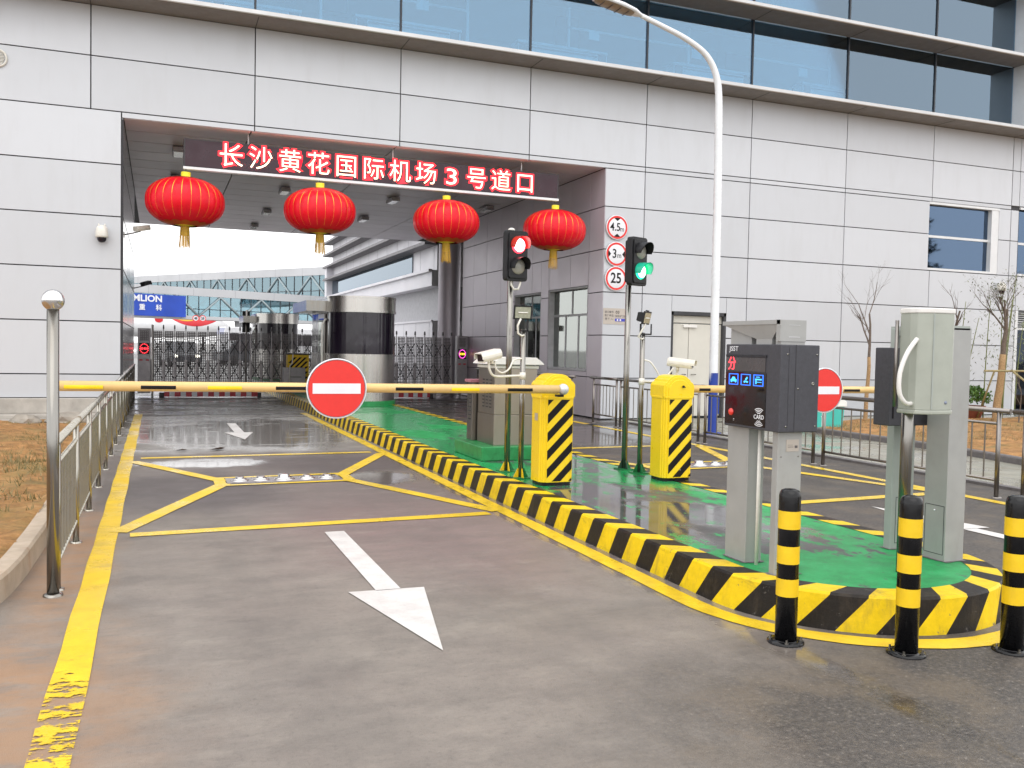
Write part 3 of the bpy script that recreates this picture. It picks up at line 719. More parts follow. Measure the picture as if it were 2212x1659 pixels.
# ledges (sunshades)
def ledge(z, y, h):
    mb = MB(); mb.prism([(y, z+.03), (y+.03, z), (FY+.02, z), (FY+.02, z+h), (y+.015, z+h)], -12, 27, 'x')
    for x in XJ: mb.box(x-.006, x+.006, y+.05, FY, z-.004, z+.001, 1)
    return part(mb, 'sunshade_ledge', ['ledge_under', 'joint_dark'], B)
def ledgecap(z, y, h):
    mb = MB(); mb.prism([(y-.02, z+.02), (y-.005, z+.005), (y+.012, z+.012), (y+.012, z+h), (y-.01, z+h)], -12, 27, 'x')
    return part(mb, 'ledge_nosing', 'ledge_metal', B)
for z in (7.30, 9.10, 10.90): ledge(z, 16.72, .09); ledgecap(z, 16.72, .09)
# glazing: one pane per bay and storey
for z0, z1 in ((7.40, 9.09), (9.20, 10.88), (11.0, 12.7)):
    for a, b in list(zip(XJ, XJ[1:]))+[(20.87, 23.6), (23.6, 27)]:
        if b < 0 and z0 > 9: continue
        gl = MB(); gl.box(a+.02, b-.02, FY+.06, FY+.07, z0, z1); part(gl, 'window', 'window_glass', B)
mu = MB()
for x in XJ[1:]: mu.box(x-.018, x+.018, FY+.03, FY+.12, 7.38, 13)
mu.box(-12, 27, FY+.03, FY+.1, 12.7, 12.8)
part(mu, 'mullion', 'dark_frame', B)
mu = MB(); mu.box(20.82, 20.94, 16.75, FY+.1, 7.385, 9.1); mu.box(20.82, 20.94, 16.75, FY+.1, 9.2, 10.9)
part(mu, 'mullion', 'white_frame', B)
# rooms behind the glazing
rm = MB()
for z in (7.33, 9.10, 10.90, 12.75): rm.box(-12, 27, FY+.13, 22.5, z, z+.09)
fp = MB()
for z0, z1 in ((7.42, 9.1), (9.19, 10.9), (10.99, 12.75)): fp.box(-12, 27, 21.2, 21.23, z0, z1)
part(fp, 'partition', 'daylight_partition', B)  # translucent back wall, added so daylight from behind brightens the rooms
for x in (-11.9, 27): rm.box(x-.05, x+.05, FY+.13, 21.2, 7.42, 12.75)
part(rm, 'room_wall', 'room_wall', B)
rd = MB(); rd.box(-12, 27, FY+.15, FY+.55, 8.86, 9.095); rd.box(-12, 27, FY+.15, FY+.55, 10.62, 10.895)
for x in (1.0, 6.6, 9.3, 13.2, 16.4, 19.8): rd.box(x, x+.16, 20.6, 20.8, 7.43, 9.0)
for x, wd, z0, z1 in ((12.3, .7, 7.9, 8.5), (13.3, .7, 7.9, 8.5), (8.6, .55, 8.0, 8.7), (3.2, .5, 8.0, 8.7)): rd.box(x*.94, x*.94+wd, 18.3, 18.33, z0+.15, z1+.1)
part(rd, 'room_fitting', 'room_dark', B)
cl_ = MB()
for x in (-.4, 2.9, 5.9, 8.2, 11.2, 12.95, 15.2, 16.4, 18.9): cl_.box(x, x+.05, 17.9, 17.95, 7.43, 8.86)
for x0, x1 in ((2.9, 5.9), (8.2, 11.2), (12.95, 15.2)): cl_.box(x0, x1, 17.9, 17.93, 8.42, 8.46)
part(cl_, 'inner_frame', 'room_white', B)
for x0, x1, zt in ((.9, 2.5, 7.92), (3.55, 5.68, 8.02), (6.93, 9.0, 8.02), (10.67, 12.75, 8.06), (14.2, 16.27, 8.06), (-1.9, .2, 7.95)):
    u = MB(); zt = 1.5+(zt-1.5)*17.62/18.2+.10; u.box(x0, x1, 17.62, 17.95, 7.45, zt-.07); u.box(x0-.02, x1+.02, 17.59, 17.98, zt-.05, zt); part(u, 'radiator_cabinet', 'room_white', B)
    u = MB(); u.box(x0+.03, x0+.22, 17.60, 17.615, 7.5, zt-.07); u.box(x1-.22, x1-.03, 17.60, 17.615, 7.5, zt-.07); u.box(x0+.24, x1-.24, 17.60, 17.615, zt-.13, zt-.10); part(u, 'radiator_grille', 'room_dark', B)
for x, z in ((5.0, 8.75), (9.0, 8.7), (11.7, 8.65), (14.8, 8.62), (17.8, 8.5)):
    u = MB(); u.box(x*.945, x*.945+.25, 17.5, 17.51, 1.5+(z-1.5)*.945-.2, 1.5+(z-1.5)*.945); part(u, 'notice_board', 'room_white', B)
# window in the lower facade
def lower_window(x0, x1, z0, z1, zt, xin):
    f = MB(); y = FY+.16
    f.box(xin, x1, FY+.01, y, z0, z1); f.box(x0, xin, FY+.01, y, z0, z0+.055); f.box(x0, xin, y-.06, y, zt-.03, zt+.03); f.box(x0, x1, FY-.002, y, z1-.06, z1-.002)
    wf = part(f, 'window', 'white_frame', B)
    gl = MB(); gl.box(x0, xin, y-.03, y-.02, z0+.05, z1-.055); part(gl, 'pane', 'blue_window_glass', wf)
    d = MB(); d.box(x0-.1, x1+.1, y+.3, y+.35, z0-.1, z1+.1); part(d, 'blind', 'room_dark', wf)
lower_window(18.05, 20.45, 3.70, 5.41, 4.56, 20.2)
lower_window(21.2, 23.7, 3.70, 5.5, 4.56, 23.6)
# dark glass entrance with a louvre at the far right
f = MB(); f.box(21.2, 24.5, FY+.12, FY+.16, .05, 2.3); e_ = part(f, 'entrance_glass', 'dark_door_glass', B)
f = MB(); f.box(21.17, 21.27, FY, FY+.2, .02, 2.78); f.box(22.7, 22.78, FY+.05, FY+.15, .02, 2.3); f.box(21.27, 24.5, FY+.02, FY+.15, 2.27, 2.33)
part(f, 'entrance_frame', 'white_frame', B)
f = MB()
for i in range(7): f.prism([(FY+.02, 2.36+i*.058), (FY+.09, 2.39+i*.058), (FY+.09, 2.40+i*.058), (FY+.02, 2.37+i*.058)], 21.28, 24.5, 'x')
part(f, 'louvre', 'ledge_metal', B)
f = MB(); f.box(21.2, 24.6, FY+.6, FY+.65, 0, 2.8); part(f, 'entrance_back', 'room_dark', B)
# double door
f = MB(); f.box(10.64, 10.70, FY+.005, FY+.22, .0, 2.40); f.box(12.03, 12.09, FY+.005, FY+.22, 0, 2.40); f.box(10.64, 12.09, FY+.005, FY+.22, 2.33, 2.408)
part(f, 'door_frame', 'joint_dark', B)
f = MB(); f.box(10.70, 12.03, FY+.10, FY+.13, 2.16, 2.32); part(f, 'door_transom', 'door_cream', B)
for x0, x1, hx in ((10.71, 11.155, 11.08), (11.17, 12.02, 11.25)):
    f = MB(); f.box(x0, x1, FY+.10, FY+.14, .06, 2.14); d_ = part(f, 'door', 'door_cream', B)
    h_ = MB(); h_.tube([(hx, FY+.09, 1.0), (hx, FY+.05, 1.0), (hx+(.1 if hx > 11.1 else -.1), FY+.05, 1.0)], .011, 8); part(h_, 'handle', 'stainless', d_)
f = MB(); f.box(11.0, 11.35, FY+.05, FY+.10, 2.06, 2.12); part(f, 'door_closer', 'white_plastic', B)
# round vent grille on the left
f = MB(); f.lathe([(.155, .0), (.155, -.03), (.125, -.035), (.12, 0)], (-2.51, FY-.001, 6.19), 32, 'y')
for i in range(9): f.box(-2.62+abs(i-4)*.008, -2.40-abs(i-4)*.008, FY-.028, FY-.006, 6.09+i*.024, 6.102+i*.024)
part(f, 'vent_grille', 'camera_white', B)
# passage: soffit, side walls
sf = MB(); yj = [FY+.02+.94*i for i in range(17)]
xc = [-.57, 1.6, 4.35, 7.17, 8.92]
for a, b in zip(yj, yj[1:]):
    for c, d in zip(xc, xc[1:]): sf.box(c+.012, d-.012, a+.016, b-.016, 5.412, 5.45)
part(sf, 'soffit', 'soffit_panel', B)
s2 = MB(); s2.box(-12, 27, FY+.3, 32.45, 5.455, 7.3); part(s2, 'floor_structure', 'joint_dark', B)
s2 = MB(); s2.box(-12, 27, 32.45, 32.5, 5.41, 7.3); s2.box(-12, 27, 17.5, 22.5, 12.9, 13.1); part(s2, 'rear_wall', 'terminal_shade', B)
rw = MB(); yp = [17.395, 18.087, 19.05, 20.23, 21.35, 22.45, 23.62, 24.8, 25.95, 27.0]
WIN = [(18.12, 20.30, 1.03, 2.94), (20.76, 22.56, 1.03, 2.92)]
for z0, z1 in zip(lowR, lowR[1:]):
    for a, b in zip(yp, yp[1:]):
        segs = [(a, b, z0, z1)]
        for (u0, u1, v0, v1) in WIN:
            nn = []
            for (p, q, r_, s_) in segs:
                if q <= u0 or p >= u1 or s_ <= v0+.02 or r_ >= v1-.02: nn.append((p, q, r_, s_)); continue
                if p < u0-.02: nn.append((p, u0, r_, s_))
                if q > u1+.02: nn.append((u1, q, r_, s_))
                if r_ < v0-.02: nn.append((max(p, u0), min(q, u1), r_, v0))
                if s_ > v1+.02: nn.append((max(p, u0), min(q, u1), v1, s_))
            segs = nn
        for (p, q, r_, s_) in segs: rw.box(8.92, 8.96, p+.006, q-.006, r_+GAP, s_-GAP)
part(rw, 'passage_wall', 'passage_panel', B)
rk = MB()
for (a, b, c, d) in [(FY+.31, 18.12, 0, 5.4), (20.30, 20.76, 0, 5.4), (22.56, 27, 0, 5.4), (18.12, 20.30, 0, 1.03), (18.12, 20.30, 2.94, 5.4), (20.76, 22.56, 0, 1.03), (20.76, 22.56, 2.92, 5.4)]: rk.box(8.955, 9.10, a, b, c, d)
rk.box(8.96, 12, 26.9, 27.0, 0, 5.4)
part(rk, 'passage_core', 'joint_dark', B)
for (u0, u1, v0, v1) in WIN:
    f = MB(); x = 9.10
    f.box(8.93, x, u0, u0+.04, v0, v1); f.box(8.93, x, u1-.04, u1, v0, v1); f.box(8.93, x, u0, u1, v0, v0+.05); f.box(8.93, x, u0, u1, v1-.04, v1); f.box(x-.05, x, u0, u1, 2.29, 2.34)
    for t in (.34, .66): y = u0+(u1-u0)*t; f.box(x-.045, x, y-.02, y+.02, v0, 2.3)
    y = u0+(u1-u0)*.5; f.box(x-.045, x, y-.02, y+.02, 2.33, v1)
    wf = part(f, 'window', 'terminal_shade', B)
    gl = MB(); gl.box(x-.03, x-.024, u0+.04, u1-.04, v0+.05, v1-.04); part(gl, 'pane', 'passage_glass', wf)
f = MB(); f.box(12.3, 12.35, 18, 23, 0, 3.2); f.box(9.1, 12.3, 17.8, 17.85, 0, 3.2); f.box(9.1, 12.3, 22.9, 22.95, 0, 3.2); part(f, 'guardroom_wall', 'room_wall', B)
f = MB(); f.box(11.2, 11.9, 18.6, 19.6, 0, 1.1); part(f, 'guardroom_desk', 'room_dark', B)
f = MB(); f.box(9.6, 10.2, 21.2, 22.2, 0, 1.5); part(f, 'guardroom_cupboard', 'room_dark', B)
lw = MB(); lw.box(-.60, -.57, FY+.05, 25.7, .01, 5.41); part(lw, 'passage_cladding', 'passage_steel', B)
for z in (1.836, 3.685): pass
lj = MB(); lj.box(-.61, -.567, FY+.04, FY+.06, 0, 5.4)
for z in (.909, 1.836, 2.765, 3.685, 4.6): lj.box(-.569, -.5665, FY+.05, 25.7, z-.008, z+.008)
part(lj, 'cladding_joint', 'joint_dark', B)
lw = MB(); lw.box(-12, -.61, FY+.3, 25.7, 0, 5.4); part(lw, 'left_block', 'terminal_shade', B)
# round concrete column at the back of the passage
c = MB(); c.lathe([(.36, 0), (.36, 5.41)], (8.86, 28.2, 0), 40); o = c.build('column', 'passage_panel', None); tag(o, 'thick round grey column at the far right end of the passage', 'column')

# ceiling lamps under the soffit
clab = ['ceiling lamp box nearest the camera, left of the red letter sign', 'ceiling lamp box above the first lantern from the left', 'ceiling lamp box between the first and second lantern, nearest of its row',
        'ceiling lamp box between the first and second lantern, middle of its row', 'ceiling lamp box between the first and second lantern, farthest of its row', 'ceiling lamp box right of the second lantern, nearer one',
        'ceiling lamp box right of the second lantern, farther one', 'ceiling lamp box right above the third lantern']
proto = None
for (x, y), lb in zip(((.38, 19.6), (.38, 22.9), (2.95, 23.3), (2.95, 27.3), (2.93, 30.7), (5.76, 23.4), (5.8, 27.3), (8.45, 23.6)), clab):
    if proto is None:
        t = proto = thing('ceiling_lamp', lb, 'lamp', (x, y, 5.41), 0, 'lamp boxes under the passage ceiling')
        h = MB(); h.box(-.11, .11, -.33, .33, -.12, -.02); h.box(-.02, .02, -.25, .25, -.02, 0); h.build('lamp_housing', 'gate_metal', t, bevel=.01)
        h = MB(); h.box(-.085, .085, -.29, .29, -.124, -.121); h.build('diffuser', 'flood_glass', t)
    else:
        t = copy_tree(proto); t.location = (x, y, 5.41); t['label'] = lb

# ================================================================== THINGS ON AND AROUND THE ISLAND
# ---- barrier machines
def barrier(x0, x1, y, label, armspec, first):
    t = thing('barrier_gate', label, 'barrier gate', ((x0+x1)/2, y+.15, ITOP))
    w2 = (x1-x0)/2; cx = (x0+x1)/2; d = .30; ch = .055
    # body: fluted corners, seen as fine vertical grooves beside the flat faces
    def sec(e=0.):
        a, b_ = w2+e, d/2+e
        q = []
        for sx, sy in ((-1, -1), (1, -1), (1, 1), (-1, 1)):
            loc = [(a, b_-ch), (a-.012, b_-ch+.006), (a-.012, b_-ch*.55), (a-ch*.45, b_-ch*.5), (a-ch*.5, b_-.012), (a-ch, b_-.012), (a-ch, b_)]
            loc = [(px*sx, py*sy) for px, py in loc]
            if sx*sy > 0 and False: pass
            q.append(loc if (sx*sy > 0) else loc[::-1])
        # counter-clockwise order starting front-left
        fl, fr, br, bl = q
        return fl+fr+br+bl
    mb = MB(); mb.prism(sec(), .035, .842, 'z'); body = mb.build('housing', 'housing_yellow', t, bevel=.003)
    mb = MB(); mb.box(-w2+.03, w2-.03, -d/2+.03, d/2-.03, 0, .035); mb.build('foot', 'black_paint', t)
    # cap: skirt plus a stepped arch on front and back
    cp = MB(); cp.prism(sec(.006), .832, .855, 'z')
    def archp(s_, top):
        a = w2; p = [(-a, .85), (a, .85), (a, .965)]
        p += [(a-.022, .995), (a*.78, 1.0), (a*.72, 1.022)]+[(a*.58*math.cos(R(v))/math.cos(R(20)), 1.022+.048*math.sin(R(v))*s_) for v in range(15, 166, 15)]+[(-a*.72, 1.022), (-a*.78, 1.0), (-a+.022, .995), (-a, .965)]
        return p
    cp.prism(archp(1, 0), -d/2+.018, d/2-.018, 'y')
    for k, sc in ((0, .86), (1, .70)):
        pp = [(px*sc, .87+(pz-.87)*(sc+.06)) for px, pz in archp(1, 0)]
        cp.prism(pp, -d/2+.018-.008*(k+1), -d/2+.02, 'y')
    cp.build('cap', 'housing_yellow', t, bevel=.004)
    # diagonal black stripes on the front panel
    dm = MB(); px0, px1, z0, z1 = -.115, w2-.03, .045, .825
    yy = -d/2-.0015; wd = px1-px0; per = .173; sl = wd*1.0
    def clip(poly, f):
        out = []
        for i in range(len(poly)):
            p, q = poly[i], poly[(i+1) % len(poly)]; a, b_ = f(p), f(q)
            if a >= 0: out.append(p)
            if (a >= 0) != (b_ >= 0): u = a/(a-b_); out.append((p[0]+(q[0]-p[0])*u, p[1]+(q[1]-p[1])*u))
        return out
    k = -2
    while k < 8:
        zb = z0+.00+k*per+.03
        pl = [(px0, zb), (px1, zb+sl), (px1, zb+sl+per*.52), (px0, zb+per*.52)]
        pl = clip(clip(pl, lambda p: p[1]-z0), lambda p: z1-p[1])
        if len(pl) >= 3: dm.add([(p[0], yy, p[1]) for p in pl], [tuple(range(len(pl)))])
        k += 1
    dm.build('warning_stripes', 'decal_black', t, fixn=False)
    if first:
        q = MB(); q.box(-w2-.0025, -w2-.001, -.05, .02, .62, .69); q.build('rating_plate', 'plaque_metal', t)
    else:
        q = MB(); q.tube([(.035, yy-.003, .955), (.035, yy-.012, .955)], .012, 10); q.box(.018, .055, yy-.016, yy-.008, .945, .952); q.build('lock', 'black_plastic', t)
        q = MB(); q.sphere((.02, yy-.004, .115), .008, 10); q.build('bolt', 'stainless', t)
    # arm
    ax0, ax1, ay, az, hub, strips, signx, signy = armspec
    a = MB(); a.tube([(ax0, ay, az[0]), (ax1, ay, az[1])], .0395, 24); arm = part(a, 'arm', 'arm_cream', t)
    zz = lambda x: az[0]+(az[1]-az[0])*(x-ax0)/(ax1-ax0)
    for sx0, sx1, m_ in strips:
        a = MB(); n = 8
        for i in range(6):
            t0, t1 = R(-22+i*44/6), R(-22+(i+1)*44/6); r_ = .0405
            a.quad((sx0, ay-r_*math.cos(t0), zz(sx0)+r_*math.sin(t0)-.004), (sx1, ay-r_*math.cos(t0), zz(sx1)+r_*math.sin(t0)-.004), (sx1, ay-r_*math.cos(t1), zz(sx1)+r_*math.sin(t1)-.004), (sx0, ay-r_*math.cos(t1), zz(sx0)+r_*math.sin(t1)-.004))
        part(a, 'reflective_strip', 'strip_yellow' if m_ == 'y' else 'decal_black', arm, fixn=False)
    if hub:
        a = MB(); a.sphere((ax1+.05, ay, az[1]), .053, 24); a.tube([(ax1+.05, ay, az[1]), (ax1+.05, y+.02, az[1])], .03, 16); part(a, 'hub', 'barrier_ball', t)
        a = MB(); a.box(ax1-.01, ax1+.05, ay-.02, ay+.05, az[1]-.07, az[1]-.05); part(a, 'clamp', 'decal_black', t)
    else:
        a = MB(); a.box(ax0-.02, ax0+.15, ay-.05, ay+.05, az[0]-.06, az[0]+.06); part(a, 'clamp', 'housing_yellow', t, bevel=.01)
    tipx = ax0+.03 if hub else ax1-.03
    a = MB(); a.box(tipx-.02, tipx+.015, ay-.012, ay+.012, .78, zz(tipx)-.03); part(a, 'support_leg', 'strip_yellow', t, bevel=.003)
    # round no-entry sign clamped to the arm
    sz = zz(signx)-.003; s_ = MB(); s_.lathe([(1e-4, 0), (.245, 0), (.252, -.006), (.252, -.022), (.243, -.022)], (signx, signy+.02, sz), 48, 'y'); rim = part(s_, 'no_entry_sign', 'sign_white', t)
    s_ = MB(); s_.disc((signx, signy-.0005, sz), .236, 'y', 64); part(s_, 'red_disc', 'sign_red', rim, fixn=False)
    s_ = MB(); s_.box(signx-.2, signx+.2, signy-.003, signy-.0012, sz-.043, sz+.043); part(s_, 'white_bar', 'sign_white', rim)
    s_ = MB(); s_.box(signx-.1, signx+.1, signy+.021, ay-.03 if ay > signy else signy+.03, sz-.05, sz-.03); s_.box(signx-.1, signx+.1, signy+.021, ay-.03, sz+.03, sz+.05); part(s_, 'bracket', 'stainless_dull', rim)
    return t
barrier(3.385, 3.735, 7.79, 'yellow barrier machine with striped front whose arm closes the left lane', (-.74, 3.46, 7.60, (1.152, 1.133), True,
    [(-.655, -.385, 'y'), (-.118, .138, 'k'), (.377, .639, 'y'), (.905, 1.16, 'k'), (1.909, 2.157, 'k'), (2.414, 2.673, 'y'), (2.943, 3.187, 'k')], 1.396, 7.52), True)
barrier(4.70, 5.055, 7.77, 'yellow barrier machine with striped front whose arm reaches right over the exit lane', (5.03, 8.5, 8.14, (1.115, 1.105), False,
    [(5.32, 5.46, 'k'), (5.8, 6.05, 'y'), (6.3, 6.5, 'k'), (7.24, 7.47, 'k'), (7.74, 7.99, 'y')], 6.925, 8.05), False)

# ---- tubular posts with gusseted feet
def gusset_post(x, y, z1, r, t, foot_mats, m_='stainless'):
    p = MB(); p.tube([(x, y, ITOP), (x, y, z1)], r, 20); post = part(p, 'post', m_, t)
    f = MB(); f.box(x-.085, x+.085, y-.085, y+.085, ITOP, ITOP+.012)
    for dx, dy in ((1, 0), (-1, 0), (0, 1), (0, -1)):
        a = [(r*.8, .012), (.08, .012), (.035, .10), (r*.8, .10)]
        if dx: f.prism([(x+dx*p_, ITOP+q) for p_, q in a], y-.004, y+.004, 'y', 1 if dx < 0 else 0)
        else: f.prism([(y+dy*p_, ITOP+q) for p_, q in a], x-.004, x+.004, 'x', 1 if dy < 0 and len(foot_mats) > 1 else 0)
    part(f, 'foot_plate', foot_mats, t); return post
mat('foot_green', (.012, .16, .05), .4, 0, .2, 20); mat('foot_yellow', (.75, .50, .01), .4, 0, .1, 20); mat('foot_dark', (.015, .05, .03), .4)
def visor(c, r, t_, m_, parent, yaw):
    v = MB(); cx_, cy_, cz = c; n = 20; L = .13
    for rr in (r+.004, r+.009):
        vs = []
        for i in range(n+1):
            a = R(-15+210*i/n); l_ = L*(.55+.45*math.sin(R(180*i/n))) 
            vs += [(cx_+rr*math.cos(a), cy_, cz+rr*math.sin(a)), (cx_+rr*math.cos(a), cy_-l_, cz+rr*math.sin(a)-.006)]
        v.add(vs, [(2*i, 2*i+1, 2*i+3, 2*i+2) for i in range(n)], 0, True)
    return v.build('visor', m_, parent)
def traffic_light(px, py, hx, hz0, hz1, yaw, lit, label, cap):
    t = thing('traffic_light', label, 'traffic light', (px, py, ITOP))
    gusset_post(px, py, hz1+.02 if cap else hz0+.01, .032, t, ['foot_green', 'foot_yellow'] if cap else ['foot_green', 'foot_dark'])
    hd = MB(); w_, hh = .138, (hz1-hz0)
    w_ = .132
    q = [(sx*(w_-.03)+.03*math.cos(R(a)), sz*(hh/2-.03)+.03*math.sin(R(a))) for sx, sz, a0 in ((1, 1, 0), (-1, 1, 90), (-1, -1, 180), (1, -1, 270)) for a in (a0, a0+22, a0+45, a0+67, a0+90)]
    hd.prism(q, -.035, .035, 'y'); hd.prism([(x*.82, z*.9) for x, z in q], -.05, -.034, 'y'); hd.prism([(x*.8, z*.88) for x, z in q], .035, .08, 'y')
    ho = hd.build('signal_head', 'black_plastic', t, bevel=.004); ho.location = (hx-px, -.10, (hz0+hz1)/2-ITOP); ho.rotation_euler.z = yaw
    for k, cz in (('top', .108), ('bottom', -.108)):
        on = (lit == 'red' and k == 'top') or (lit == 'green' and k == 'bottom')
        l_ = MB(); l_.lathe([(.084, 0), (.082, -.006), (.064, -.018), (.03, -.026), (1e-4, -.028)], (.005, -.05, cz), 28, 'y')
        le = l_.build('lens', ('lamp_red' if lit == 'red' else 'lamp_green') if on else 'lens_white', ho)
        if on: l_ = MB(); l_.lathe([(.068, -.0175), (.045, -.026), (1e-4, -.0300)], (.005, -.05, cz), 28, 'y'); l_.build('bright_core', 'core_red' if lit == 'red' else 'core_green', le)
        visor((.005, -.05, cz), .086, 0, ('visor_red_glow' if lit == 'red' else 'visor_green_glow') if on else 'black_plastic', ho, 0)
    if cap:
        c_ = MB(); c_.sphere((px, py, hz1+.022), .036, 16, sz=.6); part(c_, 'post_cap', 'camera_white', t)
        c_ = MB(); c_.tube([(px-.03, py-.1, hz0+.02), (px-.03, py-.1, hz0-.04), (px, py-.1, hz0-.085), (px+.05, py-.1, hz0-.08), (px+.07, py-.1, hz0-.02), (px+.07, py-.1, hz0+.02)], .011, 10); part(c_, 'cable_conduit', 'camera_white', t)
    b_ = MB(); b_.box(px-.03, px+.03, py-.03, py-.02+.0, hz0+.1, hz0+.14); b_.box(px-.03, px+.03, py-.06, py-.025, hz0+.3, hz0+.34); part(b_, 'bracket', 'gate_dark', t)
    return t
mat('visor_red_glow', (.55, .03, .015), .35); mat('visor_green_glow', (.01, .42, .26), .35)  # lamp glow on the black visors, put into their base colour
traffic_light(3.455, 8.86, 3.465, 2.205, 2.725, R(12), 'red', 'traffic light showing red on a steel post in front of the rightmost lantern', True)
traffic_light(4.785, 8.72, 4.825, 2.21, 2.73, R(22), 'green', 'traffic light showing green on a steel post beside the round limit signs', False)
# wall brackets are short; floodlight masts carry the lamps
def floodlight_mast(px, py, hx, hz, yaw, tilt, label, feet):
    t = thing('floodlight_mast', label, 'floodlight', (px, py, ITOP))
    gusset_post(px, py, 1.70, .027, t, feet)
    h = MB(); h.prism([(-.095, -.07), (.095, -.07), (.095, .07), (-.095, .07)], 0, .018, 'y'); h.prism([(-.075, -.05), (.075, -.05), (.075, .05), (-.075, .05)], .018, .075, 'y')
    for i in range(5): h.box(-.07+.03*i, -.062+.03*i, .075, .09, -.045, .045)
    h.box(-.02, .02, .0, .03, .07, .082)
    ho = h.build('lamp_housing', 'black_plastic', t, bevel=.004); ho.location = (hx-px, -.05, hz-ITOP); ho.rotation_euler = (tilt, 0, yaw)
    r_ = MB(); r_.quad((-.078, -.004, -.054), (.078, -.004, -.054), (.03, .0165, -.01), (-.03, .0165, -.01)); r_.quad((-.078, -.004, .054), (.078, -.004, .054), (.03, .0165, .01), (-.03, .0165, .01))
    r_ = MB(); r_.box(-.08, .08, -.004, -.001, -.055, .055); r_.build('reflector', 'flood_glass', ho)
    r_ = MB(); r_.tube([(-.05, -.006, .0), (.05, -.006, .0)], .006, 8); r_.build('lamp_tube', 'white_plastic', ho)
    b_ = MB()
    for s_ in (-.065, .065): b_.box(hx+s_-.006, hx+s_+.006, py-.03, py-.02, 1.68, hz-.06)
    b_.box(hx-.07, hx+.07, py-.03, py-.018, 1.675, 1.69); part(b_, 'bracket', 'black_plastic', t)
    c_ = MB(); c_.tube([(hx-.02, py-.05, hz-.06), (hx-.05, py-.04, 1.73), (px-.07, py-.03, 1.655), (px-.03, py-.03, 1.63), (px, py-.02, 1.64)], .010, 10); part(c_, 'cable_conduit', 'camera_white', t)
floodlight_mast(3.41, 8.36, 3.38, 1.862, R(-4), R(8), 'floodlight mast behind the left barrier machine, lamp facing the camera', ['foot_green', 'foot_yellow'])
floodlight_mast(4.795, 8.40, 4.815, 1.852, R(38), R(12), 'floodlight mast beside the right barrier machine, lamp turned to the right', ['foot_green', 'foot_green'])
def cctv(px, py, zc, cx_, cy_, yaw, pitch, arm_path, label, conduit, feet):
    t = thing('security_camera', label, 'camera', (px, py, 1.2), 0, 'white box cameras on the floodlight masts')
    b_ = MB(); L = .15
    sec = [(-.040, -.045), (.040, -.045), (.052, -.02), (.052, .012), (.040, .044), (-.040, .044), (-.052, .012), (-.052, -.02)]; L = .135
    vs = []; fr = [(-L, .9), (-L+.01, 1.0), (L-.02, 1.0), (L, .92)]
    for y_, s_ in fr: vs += [(x*s_, y_, z*s_) for x, z in sec]
    n = 8; b_.add(vs, [(i*n+j, i*n+(j+1) % n, (i+1)*n+(j+1) % n, (i+1)*n+j) for i in range(3) for j in range(n)]+[tuple(range(n)), tuple(range(3*n, 4*n))], 0, False)
    ho = b_.build('housing', 'camera_white', t, bevel=.006); ho.location = (cx_-px, cy_-py, zc-1.2); ho.rotation_euler = (pitch, 0, yaw)
    s_ = MB(); s_.prism([(-.058, -.01), (-.058, .014), (-.044, .051), (.044, .051), (.058, .014), (.058, -.01), (.054, -.01), (.054, .013), (.042, .047), (-.042, .047), (-.054, .013), (-.054, -.01)], -L-.03, L-.02, 'y'); s_.build('sunshield', 'camera_white', ho)
    s_ = MB(); s_.box(-.036, .036, -L-.004, -L-.001, -.030, .034); s_.build('window', 'black_glass', ho)
    s_ = MB(); s_.tube([(0, .02, -.04), (0, .02, -.085)], .018, 12); s_.build('swivel', 'camera_white', ho)
    for q in ((-.012), (.014)):
        pass
    a = MB(); a.tube(arm_path, .0125, 12); a.tube([(px, py, arm_path[-1][2]-.035), (px, py, arm_path[-1][2]+.035)], .031, 18); part(a, 'wall_arm', 'camera_white', t)
    a = MB(); a.tube(conduit, .009, 10); part(a, 'cable_conduit', 'camera_white', t)
def cat(P, n=5):
    out = []
    for i in range(len(P)-1):
        p0, p1, p2, p3 = [Vector(P[max(0, min(len(P)-1, i+k))]) for k in (-1, 0, 1, 2)]
        for t in [j/n for j in range(n)]: out.append(.5*((2*p1)+(p2-p0)*t+(2*p0-5*p1+4*p2-p3)*t*t+(p3-p0+3*p1-3*p2)*t**3))
    return out+[Vector(P[-1])]
cctv(3.41, 8.36, 1.428, 3.005, 8.22, R(-62), R(10), cat([(2.995, 8.22, 1.37), (3.0, 8.22, 1.31), (3.04, 8.24, 1.245), (3.12, 8.28, 1.225), (3.3, 8.34, 1.23), (3.40, 8.36, 1.232)]),
     'white box camera pointing left on the mast behind the left barrier machine', cat([(3.07, 8.26, 1.38), (3.09, 8.26, 1.30), (3.16, 8.28, 1.262), (3.24, 8.3, 1.30), (3.3, 8.33, 1.385), (3.40, 8.35, 1.405)]), None)
cctv(4.795, 8.40, 1.383, 5.19, 8.28, R(45), R(6), cat([(5.18, 8.3, 1.34), (5.17, 8.32, 1.27), (5.1, 8.36, 1.19), (4.95, 8.4, 1.18), (4.80, 8.4, 1.18)]),
     'white box camera facing right above the right barrier machine', cat([(4.81, 8.39, 1.41), (4.87, 8.36, 1.39), (4.93, 8.34, 1.31), (4.99, 8.33, 1.22), (5.06, 8.32, 1.25), (5.12, 8.3, 1.33)]), None)

